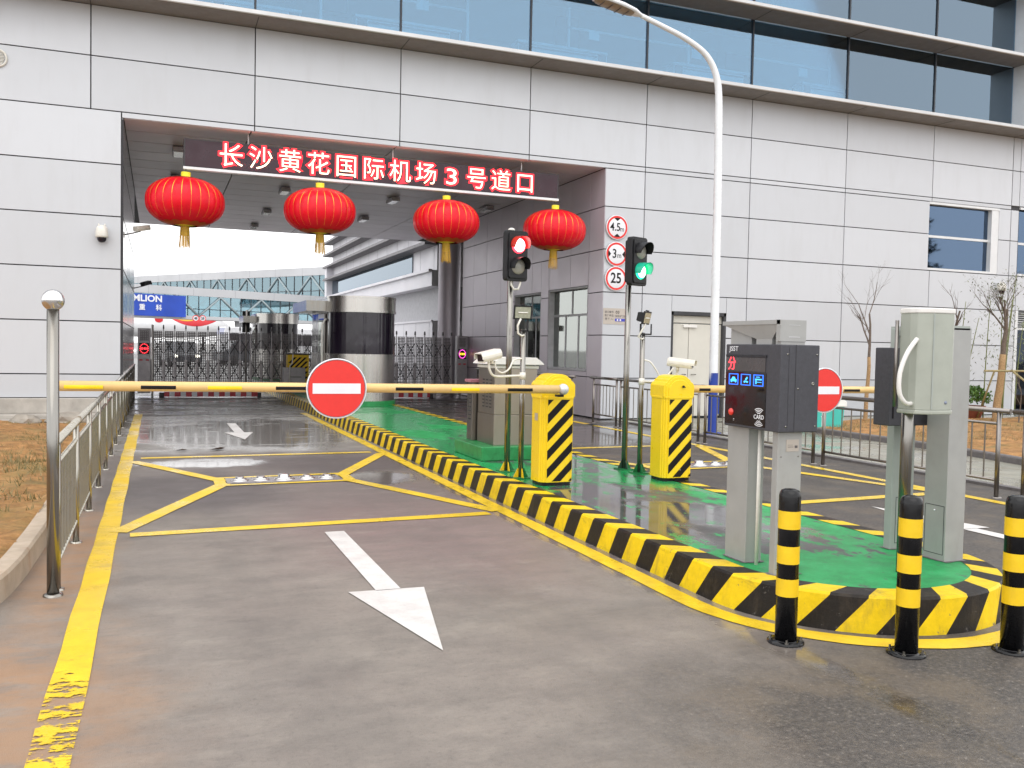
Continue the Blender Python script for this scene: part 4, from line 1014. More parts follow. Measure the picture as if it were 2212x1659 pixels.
# ---- electric cabinet on its green plinth
t = thing('control_cabinet', 'brown steel control cabinet with pale lid on a green plinth behind the left masts', 'cabinet', (3.95, 10.1, ITOP))
b_ = MB(); b_.box(3.47, 4.32, 9.70, 10.72, ITOP, .365); 
m_, nt_, bb = newmat('plinth_green'); c_ = ramp(nt_, noise(nt_, 9, 8, .7, geo(nt_)), [(.32, (.02, .03, .02)), (.40, (.012, .19, .05)), (.7, (.025, .30, .09))]); nt_.links.new(c_, bb.inputs['Base Color']); bb.inputs['Roughness'].default_value = .35
part(b_, 'plinth', 'plinth_green', t, bevel=.012)
b_ = MB(); b_.box(3.655, 4.20, 9.82, 10.40, .365, .72); b_.box(3.66, 4.195, 9.825, 10.395, .724, 1.27); part(b_, 'body', 'cabinet_steel', t, bevel=.004)
b_ = MB(); b_.box(3.645, 4.21, 9.81, 10.41, 1.27, 1.305); b_.prism([(3.60, 1.315), (4.26, 1.315), (4.24, 1.34), (4.16, 1.40), (3.70, 1.40), (3.62, 1.34)], 9.76, 10.46, 'y'); part(b_, 'lid', 'white_plastic', t, bevel=.004)
b_ = MB()
for i in range(9):
    for k in range(3): b_.box(3.6535, 3.6555, 9.92+k*.12, 9.99+k*.12, .80+i*.04, .815+i*.04)
part(b_, 'vent_slots', 'joint_dark', t)
t = thing('meter_box', 'narrow dark steel box with pinkish top standing left of the control cabinet', 'cabinet', (3.65, 10.55, .365))
b_ = MB(); b_.box(3.60, 3.76, 10.44, 10.64, .366, 1.08); part(b_, 'body', 'stainless_dull', t, bevel=.004)
mat('cover_pink', (.38, .16, .20), .5)
b_ = MB(); b_.box(3.57, 3.78, 10.42, 10.66, 1.08, 1.115); part(b_, 'lid', 'cover_pink', t, bevel=.003)
b_ = MB()
for i in range(8): b_.box(3.598, 3.5995, 10.48, 10.60, .62+i*.05, .635+i*.05)
part(b_, 'vent_slots', 'joint_dark', t)

# ---- bollards
def bollard(x, y, label, rz):
    t = thing('bollard', label, 'bollard', (x, y, 0), rz, 'striped bollards round the island nose'); r_ = .0565
    segs = [(0.008, .249, 'k'), (.249, .341, 'y'), (.341, .419, 'k'), (.419, .511, 'y'), (.511, .600, 'k'), (.600, .693, 'y'), (.693, .78, 'k')]
    b_ = MB(); b_.lathe([(.0001, .008), (r_-.0008, .008), (r_-.0008, .765), (r_-.004, .783), (r_*.8, .797), (r_*.5, .804), (.0001, .806)], (0, 0, 0), 40); b_.build('post', 'black_paint', t)
    for a, b2, k in segs:
        if k == 'y': q = MB(); q.lathe([(r_+.0006, a), (r_+.0006, b2)], (0, 0, 0), 40); q.build('reflective_band', 'bollard_yellow', t)
    f = MB(); f.lathe([(r_, .016), (r_+.004, .012), (.092, .012), (.095, .006), (.095, 0)], (0, 0, 0), 40); f.build('base_flange', 'black_paint', t)
    for i in range(4):
        a = R(45+90*i)
        q = MB(); cx_, cy_ = .077*math.cos(a), .077*math.sin(a); q.lathe([(.011, .012), (.011, .02), (.006, .021), (.006, .034), (.0001, .035)], (cx_, cy_, 0), 6, smooth=False); q.build('anchor_bolt', 'stainless', t)
bollard(3.055, 3.785, 'yellow-banded black bollard left of the island nose, in front of the card reader machine', R(10))
bollard(3.525, 3.44, 'yellow-banded black bollard at the middle of the island nose, under the loudspeaker box', R(-8))
bollard(4.09, 3.30, 'yellow-banded black bollard cut by the right picture edge', R(20))

# ---- card reader machine facing the left lane
t = thing('card_reader_machine', 'dark card reader box with blue lit icons on pale grey legs', 'card machine', (3.45, 4.5, ITOP))
b_ = MB(); b_.box(3.372, 3.545, 4.30, 4.352, ITOP, 1.70); part(b_, 'near_leg', 'post_grey', t, bevel=.004)
b_ = MB(); b_.box(3.40, 3.52, 4.62, 4.835, ITOP, 1.69); part(b_, 'far_leg', 'post_grey', t, bevel=.004)
b_ = MB(); b_.box(3.36, 3.545, 4.30, 4.87, 1.675, 1.70); b_.box(3.36, 3.545, 4.295, 4.33, 1.575, 1.70)
b_.add([(3.365, 4.86, 1.675), (3.365, 4.31, 1.675), (3.54, 4.31, 1.675), (3.54, 4.86, 1.675), (3.385, 4.55, 1.588), (3.385, 4.40, 1.588), (3.50, 4.40, 1.588), (3.50, 4.55, 1.588)], [(0, 1, 5, 4), (1, 2, 6, 5), (2, 3, 7, 6), (3, 0, 4, 7)], 0, False)
b_.box(3.385, 3.50, 4.40, 4.55, 1.555, 1.59)
part(b_, 'hood', 'post_grey', t)
b_ = MB(); b_.box(3.42, 3.50, 4.2925, 4.2935, 1.60, 1.602); b_.box(3.42, 3.50, 4.2925, 4.2935, 1.67, 1.671); part(b_, 'embossed_lines', 'sign_white', t)
b_ = MB(); b_.box(3.342, 3.62, 4.26, 4.80, 1.045, 1.556); mc = part(b_, 'reader_box', 'machine_dark', t, bevel=.006)
b_ = MB(); b_.box(3.448, 3.4505, 4.2575, 4.262, 1.045, 1.556); b_.box(3.40, 3.401, 4.258, 4.262, 1.06, 1.54); part(b_, 'seam', 'joint_dark', mc)
# screen faces the lane (normal -x)
b_ = MB(); b_.box(3.3395, 3.343, 4.385, 4.79, 1.062, 1.385); part(b_, 'glass_panel', 'machine_panel', mc)
b_ = MB(); b_.box(3.3375, 3.343, 4.395, 4.79, 1.392, 1.475); part(b_, 'display', 'display_grey', mc)
b_ = MB(); b_.box(3.336, 3.343, 4.385, 4.79, 1.478, 1.492); part(b_, 'sun_lip', 'machine_panel', mc)
text('JSST', 'maker_lettering', 'print_white', mc, (3.339, 4.712, 1.527), .042, .0008, 'lane', off=.0004, sx=1.1, spacing=1.12)
text('分', 'display_character', 'led_red_dim', mc, (3.3362, 4.724, 1.432), .088, .0006, 'lane', off=.0006, sx=.95)
def icon_frame(yc, zc, s_, m_):
    q = MB(); h_ = s_/2; e = .0045; X0, X1 = 3.3372, 3.3392
    q.box(X0, X1, yc-h_, yc+h_, zc-h_*.62-e, zc-h_*.62); q.box(X0, X1, yc-h_, yc+h_, zc+h_*.62, zc+h_*.62+e); q.box(X0, X1, yc-h_, yc-h_+e*1.5, zc-h_*.62, zc+h_*.62); q.box(X0, X1, yc+h_-e*1.5, yc+h_, zc-h_*.62, zc+h_*.62)
    return q
for yc, kind in ((4.706, 'car'), (4.582, 'hand'), (4.458, 'gate')):
    q = icon_frame(yc, 1.34, .096, 'icon_blue'); fr = part(q, 'icon_frame', 'icon_blue', mc)
    q = MB(); X0, X1 = 3.3370, 3.3390
    def bx2(a, b2, c_, d_): q.box(X0, X1, yc-b2, yc-a, 1.34+c_, 1.34+d_)
    if kind == 'car':
        q.prism([(yc-.03, 1.326), (yc+.03, 1.326), (yc+.03, 1.338), (yc+.018, 1.341), (yc+.011, 1.354), (yc-.011, 1.354), (yc-.018, 1.341), (yc-.03, 1.338)], X0, X1, 'x'); bx2(-.027, -.017, -.02, -.014); bx2(.017, .027, -.02, -.014)
    elif kind == 'hand':
        q.prism([(yc-.012, 1.358), (yc-.020, 1.352), (yc-.004, 1.336), (yc+.006, 1.342)], X0, X1, 'x'); q.prism([(yc+.02, 1.330), (yc+.004, 1.336), (yc-.002, 1.328), (yc+.014, 1.320)], X0, X1, 'x'); q.prism([(yc-.006, 1.334), (yc-.024, 1.330), (yc-.02, 1.322), (yc-.004, 1.324)], X0, X1, 'x')
    else:
        bx2(-.03, .032, .002, .010); bx2(-.026, -.018, -.022, .002); bx2(-.022, .012, .018, .022); bx2(-.018, .03, -.012, -.009)
    part(q, 'icon_symbol', 'icon_cyan', fr)
q = MB(); q.lathe([(.022, 0), (.021, -.008), (.012, -.013), (1e-4, -.014)], (3.3395, 4.722, 1.135), 20, 'x'); 
part(q, 'call_button', 'red_button', mc)
text('CARD', 'card_lettering', 'print_white', mc, (3.339, 4.445, 1.121), .036, .0006, 'lane', off=.0004)
q = MB()
for sgn in (1, -1):
    for k in range(4):
        r0_, r1_ = .014+k*.0095, .0185+k*.0095; c0 = 1.121+sgn*.008; n = 10; vs = []
        for i in range(n+1):
            a = R(50+80*i/n); vs += [(3.339, 4.445-r0_*math.cos(a)*1.35, c0+sgn*r0_*math.sin(a)), (3.339, 4.445-r1_*math.cos(a)*1.35, c0+sgn*r1_*math.sin(a))]
        q.add(vs, [(2*i, 2*i+1, 2*i+3, 2*i+2) for i in range(n)], 0, False)
part(q, 'contactless_symbol', 'print_white', mc, fixn=False)
q = MB(); q.box(3.3385, 3.3392, 4.69, 4.70, 1.092, 1.095); q.box(3.3385, 3.3392, 4.69, 4.70, 1.084, 1.086); part(q, 'small_print', 'print_white', mc)
for sx_, sz_ in ((3.39, 1.5), (3.60, 1.5), (3.39, 1.08), (3.60, 1.08), (3.47, 1.3)):
    q = MB(); q.lathe([(.006, 0), (.0055, -.002), (1e-4, -.0025)], (sx_, 4.2595, sz_), 10, 'y'); part(q, 'screw', 'stainless', mc)
q = MB(); q.lathe([(.011, 0), (.011, -.003), (.004, -.003), (.004, -.001), (1e-4, -.001)], (3.575, 4.2595, 1.33), 16, 'y'); part(q, 'lock', 'stainless', mc)
for sx_, sz_ in ((3.395, .26), (3.52, .26), (3.395, .9), (3.52, .9)):
    q = MB(); q.lathe([(.005, 0), (.0045, -.002), (1e-4, -.0025)], (sx_, 4.2995, sz_), 10, 'y'); part(q, 'screw', 'stainless_dull', t)
q = MB(); q.box(3.385, 3.532, 4.2985, 4.3005, .52, .5225); q.box(3.385, 3.532, 4.2985, 4.3005, .235, .2375); part(q, 'hatch_seam', 'joint_dark', t)
q = MB(); q.box(3.43, 3.52, 4.2975, 4.2995, .93, 1.0); lb = part(q, 'rating_plate', 'plaque_metal', t)
q = MB(); q.box(3.44, 3.48, 4.2965, 4.2972, .955, .958); q.box(3.44, 3.475, 4.2965, 4.2972, .967, .969); q.box(3.49, 3.51, 4.2965, 4.2972, .95, .965); part(q, 'plate_print', 'print_dark', lb)
q = MB(); q.tube([(3.44, 4.56, ITOP), (3.44, 4.56, 1.05)], .012, 10); part(q, 'cable_conduit', 'camera_white', t)

q = MB()
rr = random.Random(12)
for (x0_, x1_, y0_, y1_) in ((3.372, 3.545, 4.30, 4.352), (3.40, 3.52, 4.62, 4.835), (4.655, 4.815, 4.262, 4.44), (4.597, 4.787, 4.66, 4.72)):
    nn = 28; cx_, cy_ = (x0_+x1_)/2, (y0_+y1_)/2; vs = []
    for i in range(nn):
        a = 2*PI*i/nn; hx, hy = (x1_-x0_)/2+.012+rr.uniform(0, .016), (y1_-y0_)/2+.012+rr.uniform(0, .016); k_ = 1/max(abs(math.cos(a))/hx, abs(math.sin(a))/hy); vs.append((cx_+k_*math.cos(a), cy_+k_*math.sin(a), ITOP+.0035))
    q.add(vs, [tuple(range(nn))])
struct(q, 'mortar_bedding', 'grey_kerb', fixn=False)
# ---- second machine, seen from behind, facing the exit lane
t = thing('card_reader_machine', 'card reader machine seen from behind, beside the loudspeaker pole', 'card machine', (4.7, 4.5, ITOP))
b_ = MB(); b_.box(4.655, 4.815, 4.262, 4.44, ITOP, 1.69); nl = part(b_, 'near_leg', 'post_grey', t, bevel=.004)
b_ = MB(); b_.box(4.597, 4.787, 4.66, 4.72, ITOP, 1.688); fl_ = part(b_, 'far_leg', 'post_green_grey', t, bevel=.004)
b_ = MB(); b_.box(4.6, 4.80, 4.262, 4.72, 1.675, 1.70)
b_.add([(4.6, 4.70, 1.675), (4.6, 4.3, 1.675), (4.79, 4.3, 1.675), (4.79, 4.70, 1.675), (4.63, 4.6, 1.59), (4.63, 4.45, 1.59), (4.76, 4.45, 1.59), (4.76, 4.6, 1.59)], [(0, 1, 5, 4), (1, 2, 6, 5), (2, 3, 7, 6), (3, 0, 4, 7)], 0, False)
part(b_, 'hood', 'post_green_grey', t)
b_ = MB(); b_.box(4.395, 4.92, 4.50, 4.64, 1.05, 1.556); rb = part(b_, 'reader_box', 'machine_dark', t, bevel=.006)
b_ = MB(); b_.box(4.42, 4.43, 4.496, 4.501, 1.10, 1.54)
for i in range(6): b_.box(4.50, 4.62, 4.497, 4.501, 1.40-.018*i*1.3, 1.404-.018*i*1.3)
part(b_, 'vent_slots', 'machine_panel', rb)
for leg, (a, b2, yy, ax_) in ((fl_, (4.635, 4.77, 4.6585, 'y')), (nl, (4.275, 4.425, 4.6535, 'x'))):
    q = MB(); e = .0035; z0, z1 = .24, .55
    if ax_ == 'y':
        for bx_ in ((a, b2, z0, z0+e), (a, b2, z1, z1+e), (a, a+e, z0, z1), (b2, b2+e, z0, z1)): q.box(bx_[0], bx_[1], yy, yy+.001, bx_[2], bx_[3])
        q.sphere((a+.03, yy-.002, .40), .006, 10, 1)
    else:
        for bx_ in ((a, b2, z0, z0+e), (a, b2, z1, z1+e), (a, a+e, z0, z1), (b2, b2+e, z0, z1)): q.box(yy, yy+.001, bx_[0], bx_[1], bx_[2], bx_[3])
        q.sphere((yy-.002, (a+b2)/2, .52), .006, 10, 1)
    part(q, 'access_hatch', ['joint_dark', 'sign_white'], leg)

# ---- loudspeaker column on its own pole
t = thing('loudspeaker_column', 'tall pale green-grey loudspeaker box with a white hose on a stainless pole', 'loudspeaker', (4.185, 4.14, ITOP))
p_ = MB(); p_.tube([(4.185, 4.14, ITOP), (4.185, 4.14, 1.72)], .034, 24); part(p_, 'pole', 'stainless', t)
p_ = MB(); p_.tube([(4.105, 4.165, 1.2), (4.105, 4.165, 1.715)], .011, 12); part(p_, 'side_tube', 'stainless_dull', t)
sec = [(-.14, .085), (-.14, -.005), (-.125, -.05), (-.05, -.095), (.105, -.068), (.132, -.04), (.137, .085)]
b_ = MB(); b_.prism(sec, 1.19, 1.755, 'z'); bo = b_.build('housing', 'antenna_body', t, bevel=.004); bo.location = (4.245-4.185, -.09, -ITOP); bo.rotation_euler.z = R(-8)
for z0, z1, nm in ((1.165, 1.19, 'bottom_cap'), (1.755, 1.785, 'top_cap')):
    b_ = MB(); b_.prism([(x*1.03, y*1.05) for x, y in sec], z0, z1, 'z'); b_.build(nm, 'white_plastic' if nm == 'top_cap' else 'antenna_body', bo, bevel=.006)
b_ = MB(); b_.box(-.054, -.047, -.099, -.094, 1.20, 1.75); b_.build('seam', 'post_green_grey', bo)
b_ = MB(); b_.lathe([(.010, .002), (.010, -.001), (1e-4, -.001)], (.06, -.0775, 1.235), 16, 'y'); b_.build('badge', 'badge_grey', bo)
p_ = MB(); p_.tube(cat([(4.115, 4.02, 1.605), (4.05, 4.02, 1.53), (4.005, 4.02, 1.44), (3.99, 4.02, 1.36), (4.0, 4.02, 1.28), (4.045, 4.02, 1.23), (4.12, 4.05, 1.225)]), .0135, 12); part(p_, 'hose', 'white_plastic', t)

# ================================================================== RAILINGS AND POSTS
t = thing('ball_top_post', 'tall round steel post topped by a polished ball, at the near left', 'post', (-.563, 5.84, 0))
p_ = MB(); p_.tube([(0, 0, 0), (0, 0, 1.675)], .0335, 28); p_.build('post', 'stainless', t)
p_ = MB(); p_.sphere((0, 0, 1.728), .062, 36); p_.build('ball', 'dome_steel', t)
p_ = MB(); p_.lathe([(.034, .016), (.052, .012), (.056, 0)], (0, 0, 0), 28); p_.build('base_flange', 'stainless', t)
t = thing('left_railing', 'long stainless railing of thin bars running from the ball post into the passage', 'railing', (-.555, 6, 0))
X = -.555
def rod(name, a, b2, r_, m_, par): q = MB(); q.tube([a, b2], r_, 14); return part(q, name, m_, par)
rod('top_rail', (X, 5.86, .895), (X, 25.5, .895), .026, 'stainless_left', t); rod('middle_rail', (X, 5.86, .765), (X, 25.5, .765), .015, 'stainless_left', t); rod('bottom_rail', (X, 5.86, .16), (X, 25.5, .16), .013, 'stainless_left', t)
yy_ = [5.97+1.37*i for i in range(15)]
for y in yy_:
    q = MB(); q.tube([(X, y, 0), (X, y, .895)], .022, 14); po = part(q, 'railing_post', 'stainless_left', t)
    q = MB(); q.lathe([(.022, .012), (.042, .010), (.045, 0)], (X, y, 0), 18); part(q, 'base_flange', 'stainless_left', po)
bal = []
for a, b2 in zip(yy_, yy_[1:]):
    for i in range(1, 13): bal.append(a+(b2-a)*i/13)
q = MB()
for y in bal[100:]: q.tube([(X, y, .16), (X, y, .765)], .0085, 6, False)
o = part(q, 'far_balusters', 'stainless_left', t); o['kind'] = 'stuff'
q0 = MB(); q0.tube([(0, 0, .16), (0, 0, .765)], .0085, 8, False); o0 = q0.build('baluster', 'stainless_left', None)
o0.parent = t; 
for i, y in enumerate(bal[:100]):
    o = o0 if i == 0 else o0.copy()
    if i: scene.collection.objects.link(o); o.parent = t
    o.location = (0, y-6, 0)

def railing_panel(x, y0, y1, label, n):
    t = thing('railing_panel', label, 'railing', (x, y0, 0), 0, 'steel railing panels along the pavement'); L = y1-y0
    for nm, z, r_ in (('top_rail', .94, .028), ('middle_rail', .80, .016), ('bottom_rail', .19, .016)): q = MB(); q.tube([(0, (-.14 if z > .9 else 0), z), (0, L+(.14 if z > .9 else 0), z)], r_, 14); q.build(nm, 'stainless_dull', t)
    for y in (0, L):
        q = MB(); q.tube([(0, y, 0), (0, y, .935)], .024, 14); po = q.build('railing_post', 'stainless_dull', t)
        q = MB(); q.lathe([(.024, .012), (.05, .01), (.055, 0)], (0, y, 0), 18); q.build('base_flange', 'stainless_dull', po)
    q0 = MB(); q0.tube([(0, 0, .19), (0, 0, .80)], .0085, 8, False); o0 = q0.build('baluster', 'stainless_dull', t)
    for i in range(1, n+1):
        o = o0 if i == 1 else o0.copy()
        if i > 1: scene.collection.objects.link(o); o.parent = t
        o.location = (0, L*i/(n+1), 0)
PX = 8.42
for y0, y1, lb in ((15.72, 16.72, 'short railing panel nearest the corner of the passage'), (12.82, 15.55, 'railing panel between the two masts, in front of the cream double door'), (9.98, 12.62, 'railing panel below the red round sign on the exit arm'),
                   (7.06, 9.78, 'railing panel behind the loudspeaker box, beyond the exit lane'), (4.1, 6.74, 'railing panel running out of the picture at the right edge')):
    railing_panel(PX, y0, y1, lb, 15 if y1-y0 > 2 else 6)
# railing panel inside the passage beside the guard-room windows
railing_panel(8.15, 17.2, 19.9, 'railing panel inside the passage in front of the guard room windows', 16)
railing_panel(8.0, 20.1, 22.8, 'railing panel deep in the passage near the folding gate', 16)

# ---- street lamp
t = thing('street_lamp', 'white street lamp with a blue foot whose curved arm hangs over the lane', 'street lamp', (9.52, 14.04, 0))
path = cat([(9.52, 14.04, 0), (9.51, 14.04, 2.0), (9.50, 14.04, 4.0), (9.475, 14.04, 5.6), (9.46, 14.04, 6.12), (9.42, 14.04, 6.42), (9.31, 14.04, 6.68), (9.10, 14.04, 6.90), (8.70, 14.04, 7.09), (8.2, 14.04, 7.24), (7.82, 14.04, 7.345)], 6)
n = len(path); q = MB(); q.tube(path, [.082-.042*(i/(n-1)) for i in range(n)], 20); part(q, 'pole', 'pole_white', t)
q = MB(); q.lathe([(.0845, 0.02), (.0835, 1.13)], (9.519, 14.04, 0), 24); q.box(9.60, 9.625, 13.99, 14.09, .38, .72); part(q, 'painted_foot', 'pole_blue', t)
q = MB(); q.lathe([(.085, .05), (.16, .03), (.17, 0)], (9.52, 14.04, 0), 24); part(q, 'base_flange', 'pole_blue', t)
hd_ = MB(); U = Vector((-.958, 0, .17)).normalized(); W_ = Vector((0, 1, 0)); N_ = U.cross(W_); N_ = N_ if N_.z > 0 else -N_
o_ = Vector((7.86, 14.04, 7.335)); prof = [(0, .03, .03, .02), (.08, .06, .05, .03), (.2, .13, .075, .04), (.45, .17, .09, .045), (.75, .165, .085, .04), (.95, .11, .06, .03), (1.02, .04, .02, .015)]
vs = []; nn = 12
for d_, wd, hu, hl in prof:
    for i in range(nn): a = 2*PI*i/nn; c_, s_ = math.cos(a), math.sin(a); vs.append(o_+U*d_+W_*wd*c_+N_*(hu*s_ if s_ > 0 else hl*s_))
hd_.add(vs, [(i*nn+j, i*nn+(j+1) % nn, (i+1)*nn+(j+1) % nn, (i+1)*nn+j) for i in range(len(prof)-1) for j in range(nn)]+[tuple(range(nn)), tuple(range((len(prof)-1)*nn, len(prof)*nn))], 0, True)
lh = part(hd_, 'lamp_head', 'pole_white', t)
q = MB(); vs = []
for d_, wd in ((.22, .10), (.32, .135), (.5, .15), (.75, .145), (.9, .10), (.96, .04)):
    for k in (-1, -.5, .5, 1): vs.append(o_+U*d_+W_*wd*k-N_*(.052 if abs(k) < 1 else .03))
q.add(vs, [(i*4+j, i*4+j+1, (i+1)*4+j+1, (i+1)*4+j) for i in range(5) for j in range(3)], 0, True); lv = part(q, 'diffuser', 'lamp_diffuser', lh, fixn=False)
q = MB()
for d_ in (.34, .5, .66, .82): a = o_+U*d_-N_*.056; q.tube([a-W_*.13, a+W_*.13], .006, 6)
part(q, 'diffuser_rib', 'gate_dark', lv)

# ================================================================== HANGING SIGN AND LANTERNS
LY = 17.6
t = thing('led_sign', 'long dark letter display with glowing red characters hanging in the passage mouth', 'sign', (4.18, LY, 4.95))
q = MB(); q.box(.43, 7.92, LY+.012, LY+.16, 4.70, 5.215); part(q, 'cabinet', 'gate_dark', t, bevel=.004)
mat('led_field', (.030, .005, .014), .35, 0, .1, 3)
q = MB(); q.box(.46, 7.89, LY+.004, LY+.013, 4.72, 5.195); part(q, 'display_field', 'led_field', t)
q = MB(); q.box(.425, 7.925, LY-.012, LY+.10, 4.655, 4.705); part(q, 'bottom_trim', 'pole_white', t, bevel=.004)
for x in (1.57, 4.336, 7.089): q = MB(); q.tube([(x, LY+.08, 5.21), (x, LY+.08, 5.412)], .014, 10); part(q, 'hanger_rod', 'pole_white', t)
chars = '长沙黄花国际机场3号道口'
for i, ch in enumerate(chars):
    x = 1.26+(7.145-1.26)*i/11; c1 = .455
    w3 = 1.35 if ch == '3' else 1.; g1 = text(ch, 'character_glow', 'led_red', t, (x, LY+.0035, 4.945), c1, .0005, 'front', off=.030, sx=w3)  # fattened red glyph, shaped as a halo of glow round the core
    text(ch, 'bright_core', 'led_core', g1, (x, LY+.001, 4.945), c1, .0008, 'front', off=-.002, sx=w3)

lant_lab = ['darker red lantern hanging leftmost under the letter sign', 'red lantern hanging second from the left under the letter sign', 'red lantern hanging third from the left, just left of the red traffic light', 'red lantern hanging rightmost, behind the red traffic light']
def lantern_proto():
    t = thing('red_lantern', lant_lab[0], 'lantern', (.465, LY, 4.05), 0, 'red lanterns hanging under the letter sign')
    A, Bz, NL = .69, .455, 26
    def prof(v):  # v -1..1 -> radius, z
        z = Bz*v*(1 if v > 0 else .98); r_ = A*max(0, 1-abs(v)**2.35)**(1/2.0); return r_, z
    vs = []; rows = 22; seg = NL*4
    for i in range(rows+1):
        v = -.955+1.91*i/rows; r_, z = prof(v)
        for j in range(seg):
            a = 2*PI*j/seg; lob = 1-.022*(abs(math.cos(a*NL/2)))**6*math.cos(v*1.3); vs.append((r_*lob*math.cos(a), r_*lob*math.sin(a), z))
    q = MB(); q.add(vs, [(i*seg+j, i*seg+(j+1) % seg, (i+1)*seg+(j+1) % seg, (i+1)*seg+j) for i in range(rows) for j in range(seg)], 0, True); body = q.build('silk_body', 'lantern_red', t)
    q = MB()
    for k in range(NL):
        a = 2*PI*k/NL
        for w_, v0, v1 in ((.0050, .10, .80), (.0014, -.70, .10)):
            vs = []; n = 10
            for i in range(n+1):
                r_, z = prof(v0+(v1-v0)*i/n); r_ = r_*.982+.003; wd = w_*(1 if w_ < .004 else .45+math.sin(PI*i/n)*.75)
                for s_ in (-1, 1): vs.append((r_*math.cos(a)-s_*wd*math.sin(a), r_*math.sin(a)+s_*wd*math.cos(a), z))
            q.add(vs, [(2*i, 2*i+1, 2*i+3, 2*i+2) for i in range(n)], 0, True)
    q.build('gold_ribs', 'lantern_gold', body, fixn=False)
    q = MB()     # scalloped gilt cloud border near bottom and top
    for sgn, v0, am in ((-1, .865, .05), (1, .915, .02)):
        q = MB()
        vs = []; n = 180
        for i in range(n+1):
            a = 2*PI*i/n; va = v0-am*abs(math.sin(a*7)); 
            for v in (va, .5*(va+.95), .95):
                r_, z = prof(sgn*v); vs.append(((r_+.004)*math.cos(a), (r_+.004)*math.sin(a), z+.002*sgn))
        q.add(vs, [(3*i+k, 3*i+k+1, 3*i+k+4, 3*i+k+3) for i in range(n) for k in range(2)], 0, True)
        q.build('gilt_border', 'lantern_border', body, fixn=False)
    q = MB(); q.lathe([(.0001, .40), (.225, .405), (.215, .425), (.10, .432), (.083, .44), (.083, .545), (.0001, .55)], (0, 0, 0), 28); q.build('top_cap', 'lantern_yellow', t)
    q = MB(); q.lathe([(.0001, -.40), (.20, -.405), (.09, -.425), (.075, -.43), (.075, -.60), (.0001, -.602)], (0, 0, 0), 28); q.build('bottom_cap', 'lantern_yellow', t)
    q = MB(); rr = random.Random(5)
    for k in range(64):
        a = 2*PI*k/64+rr.uniform(-.04, .04); r0_ = .078; r1_ = .10+rr.uniform(-.01, .015); L = .40+rr.uniform(-.05, .02); th = .0035
        x0, y0, x1, y1 = r0_*math.cos(a), r0_*math.sin(a), r1_*math.cos(a), r1_*math.sin(a); tx, ty = -math.sin(a)*th, math.cos(a)*th
        q.add([(x0-tx, y0-ty, -.43), (x0+tx, y0+ty, -.43), (x1+tx, y1+ty, -.43-L), (x1-tx, y1-ty, -.43-L)], [(0, 1, 2, 3)], 0, False)
    q.build('tassel', 'tassel_gold', t, fixn=False)
    q = MB(); q.tube([(0, 0, .545), (0, .03, .63)], .006, 6); q.build('hook', 'gate_dark', t)
    return t
mat('lantern_border', (.60, .11, .02), .4, .3, .1, 20)
lt = lantern_proto()
for i, (x, z, s_) in enumerate(((.465, 4.05, 1.), (2.90, 4.065, .985), (5.44, 4.035, .975), (7.84, 4.03, .97))):
    o = lt if i == 0 else copy_tree(lt)
    o.location = (x, LY, z); o.scale = (s_, s_, s_); o['label'] = lant_lab[i]; o.rotation_euler = ((0, .02, -.015, .025)[i], (.012, -.02, .015, -.01)[i], .35*i)

# ================================================================== SIGNS ON THE WALL
def round_sign(x, z, label, body, extra):
    t = thing('limit_sign', label, 'road sign', (x, FY-.05, z), 0, 'round limit signs on the wall corner')
    q = MB(); q.lathe([(1e-4, 0), (.252, 0), (.262, .004), (.264, .03), (.25, .03)], (0, 0, 0), 56, 'y'); q.build('plate', 'sign_white', t)
    q = MB(); q.disc((0, -.0015, 0), .248, 'y', 56, r0=.205); q.build('red_ring', 'sign_red', t, fixn=False)
    q = MB(); q.box(-.1, .1, .03, .055, -.02, .02); q.build('bracket', 'stainless_dull', t)
    for tx, sz, px, pz, of in body: text(tx, 'lettering', 'decal_black', t, (x+px, FY-.0515, z+pz), sz, .0006, 'front', off=of, sx=.86)
    for poly in extra: q = MB(); q.add([(a, -.0018, b_) for a, b_ in poly], [tuple(range(len(poly)))]); q.build('arrow_mark', 'decal_black', t, fixn=False)
SX = 9.205
tri = lambda sg: [(-.075, sg*.195), (-.04, sg*.203), (0, sg*.206), (.04, sg*.203), (.075, sg*.195), (0, sg*.135)]
trs = lambda sg: [(sg*.195, -.075), (sg*.203, -.04), (sg*.206, 0), (sg*.203, .04), (sg*.195, .075), (sg*.135, 0)]
round_sign(SX, 4.157, 'round white sign with red ring reading 4.5 m, topmost of three', [('4.5', .24, -.045, -.0, .004), ('m', .15, .12, -.035, .001)], [tri(1), tri(-1)])
round_sign(SX, 3.585, 'round white sign with red ring reading 3 m, middle of three', [('3', .27, -.05, .0, .004), ('m', .16, .065, -.03, .001)], [trs(1), trs(-1)])
round_sign(SX, 3.06, 'round white sign with red ring reading 25, lowest of three', [('25', .31, .0, 0, .006)], [])
t = thing('number_plaque', 'beige metal plaque reading 03 with a blue strip below the round limit signs', 'sign', (9.2, FY, 2.25))
q = MB(); q.box(8.94, 9.50, FY-.008, FY, 2.075, 2.42); part(q, 'plate', 'plaque_metal', t)
for tx, x, z, s_ in (('道口编号:', 9.085, 2.335, .055), ('责任单位:', 9.085, 2.26, .055), ('责 任 人:', 9.085, 2.185, .055), ('安检护卫部', 9.365, 2.25, .055)): text(tx, 'small_lettering', 'print_dark', t, (x, FY-.009, z), s_, .0004, 'front', off=.0006)
text('03', 'number', 'decal_black', t, (9.285, FY-.009, 2.335), .085, .0005, 'front', off=.001, sx=1.15)
q = MB(); q.box(9.225, 9.49, FY-.0105, FY-.0085, 2.14, 2.20); bs = part(q, 'blue_strip', 'plaque_blue', t)
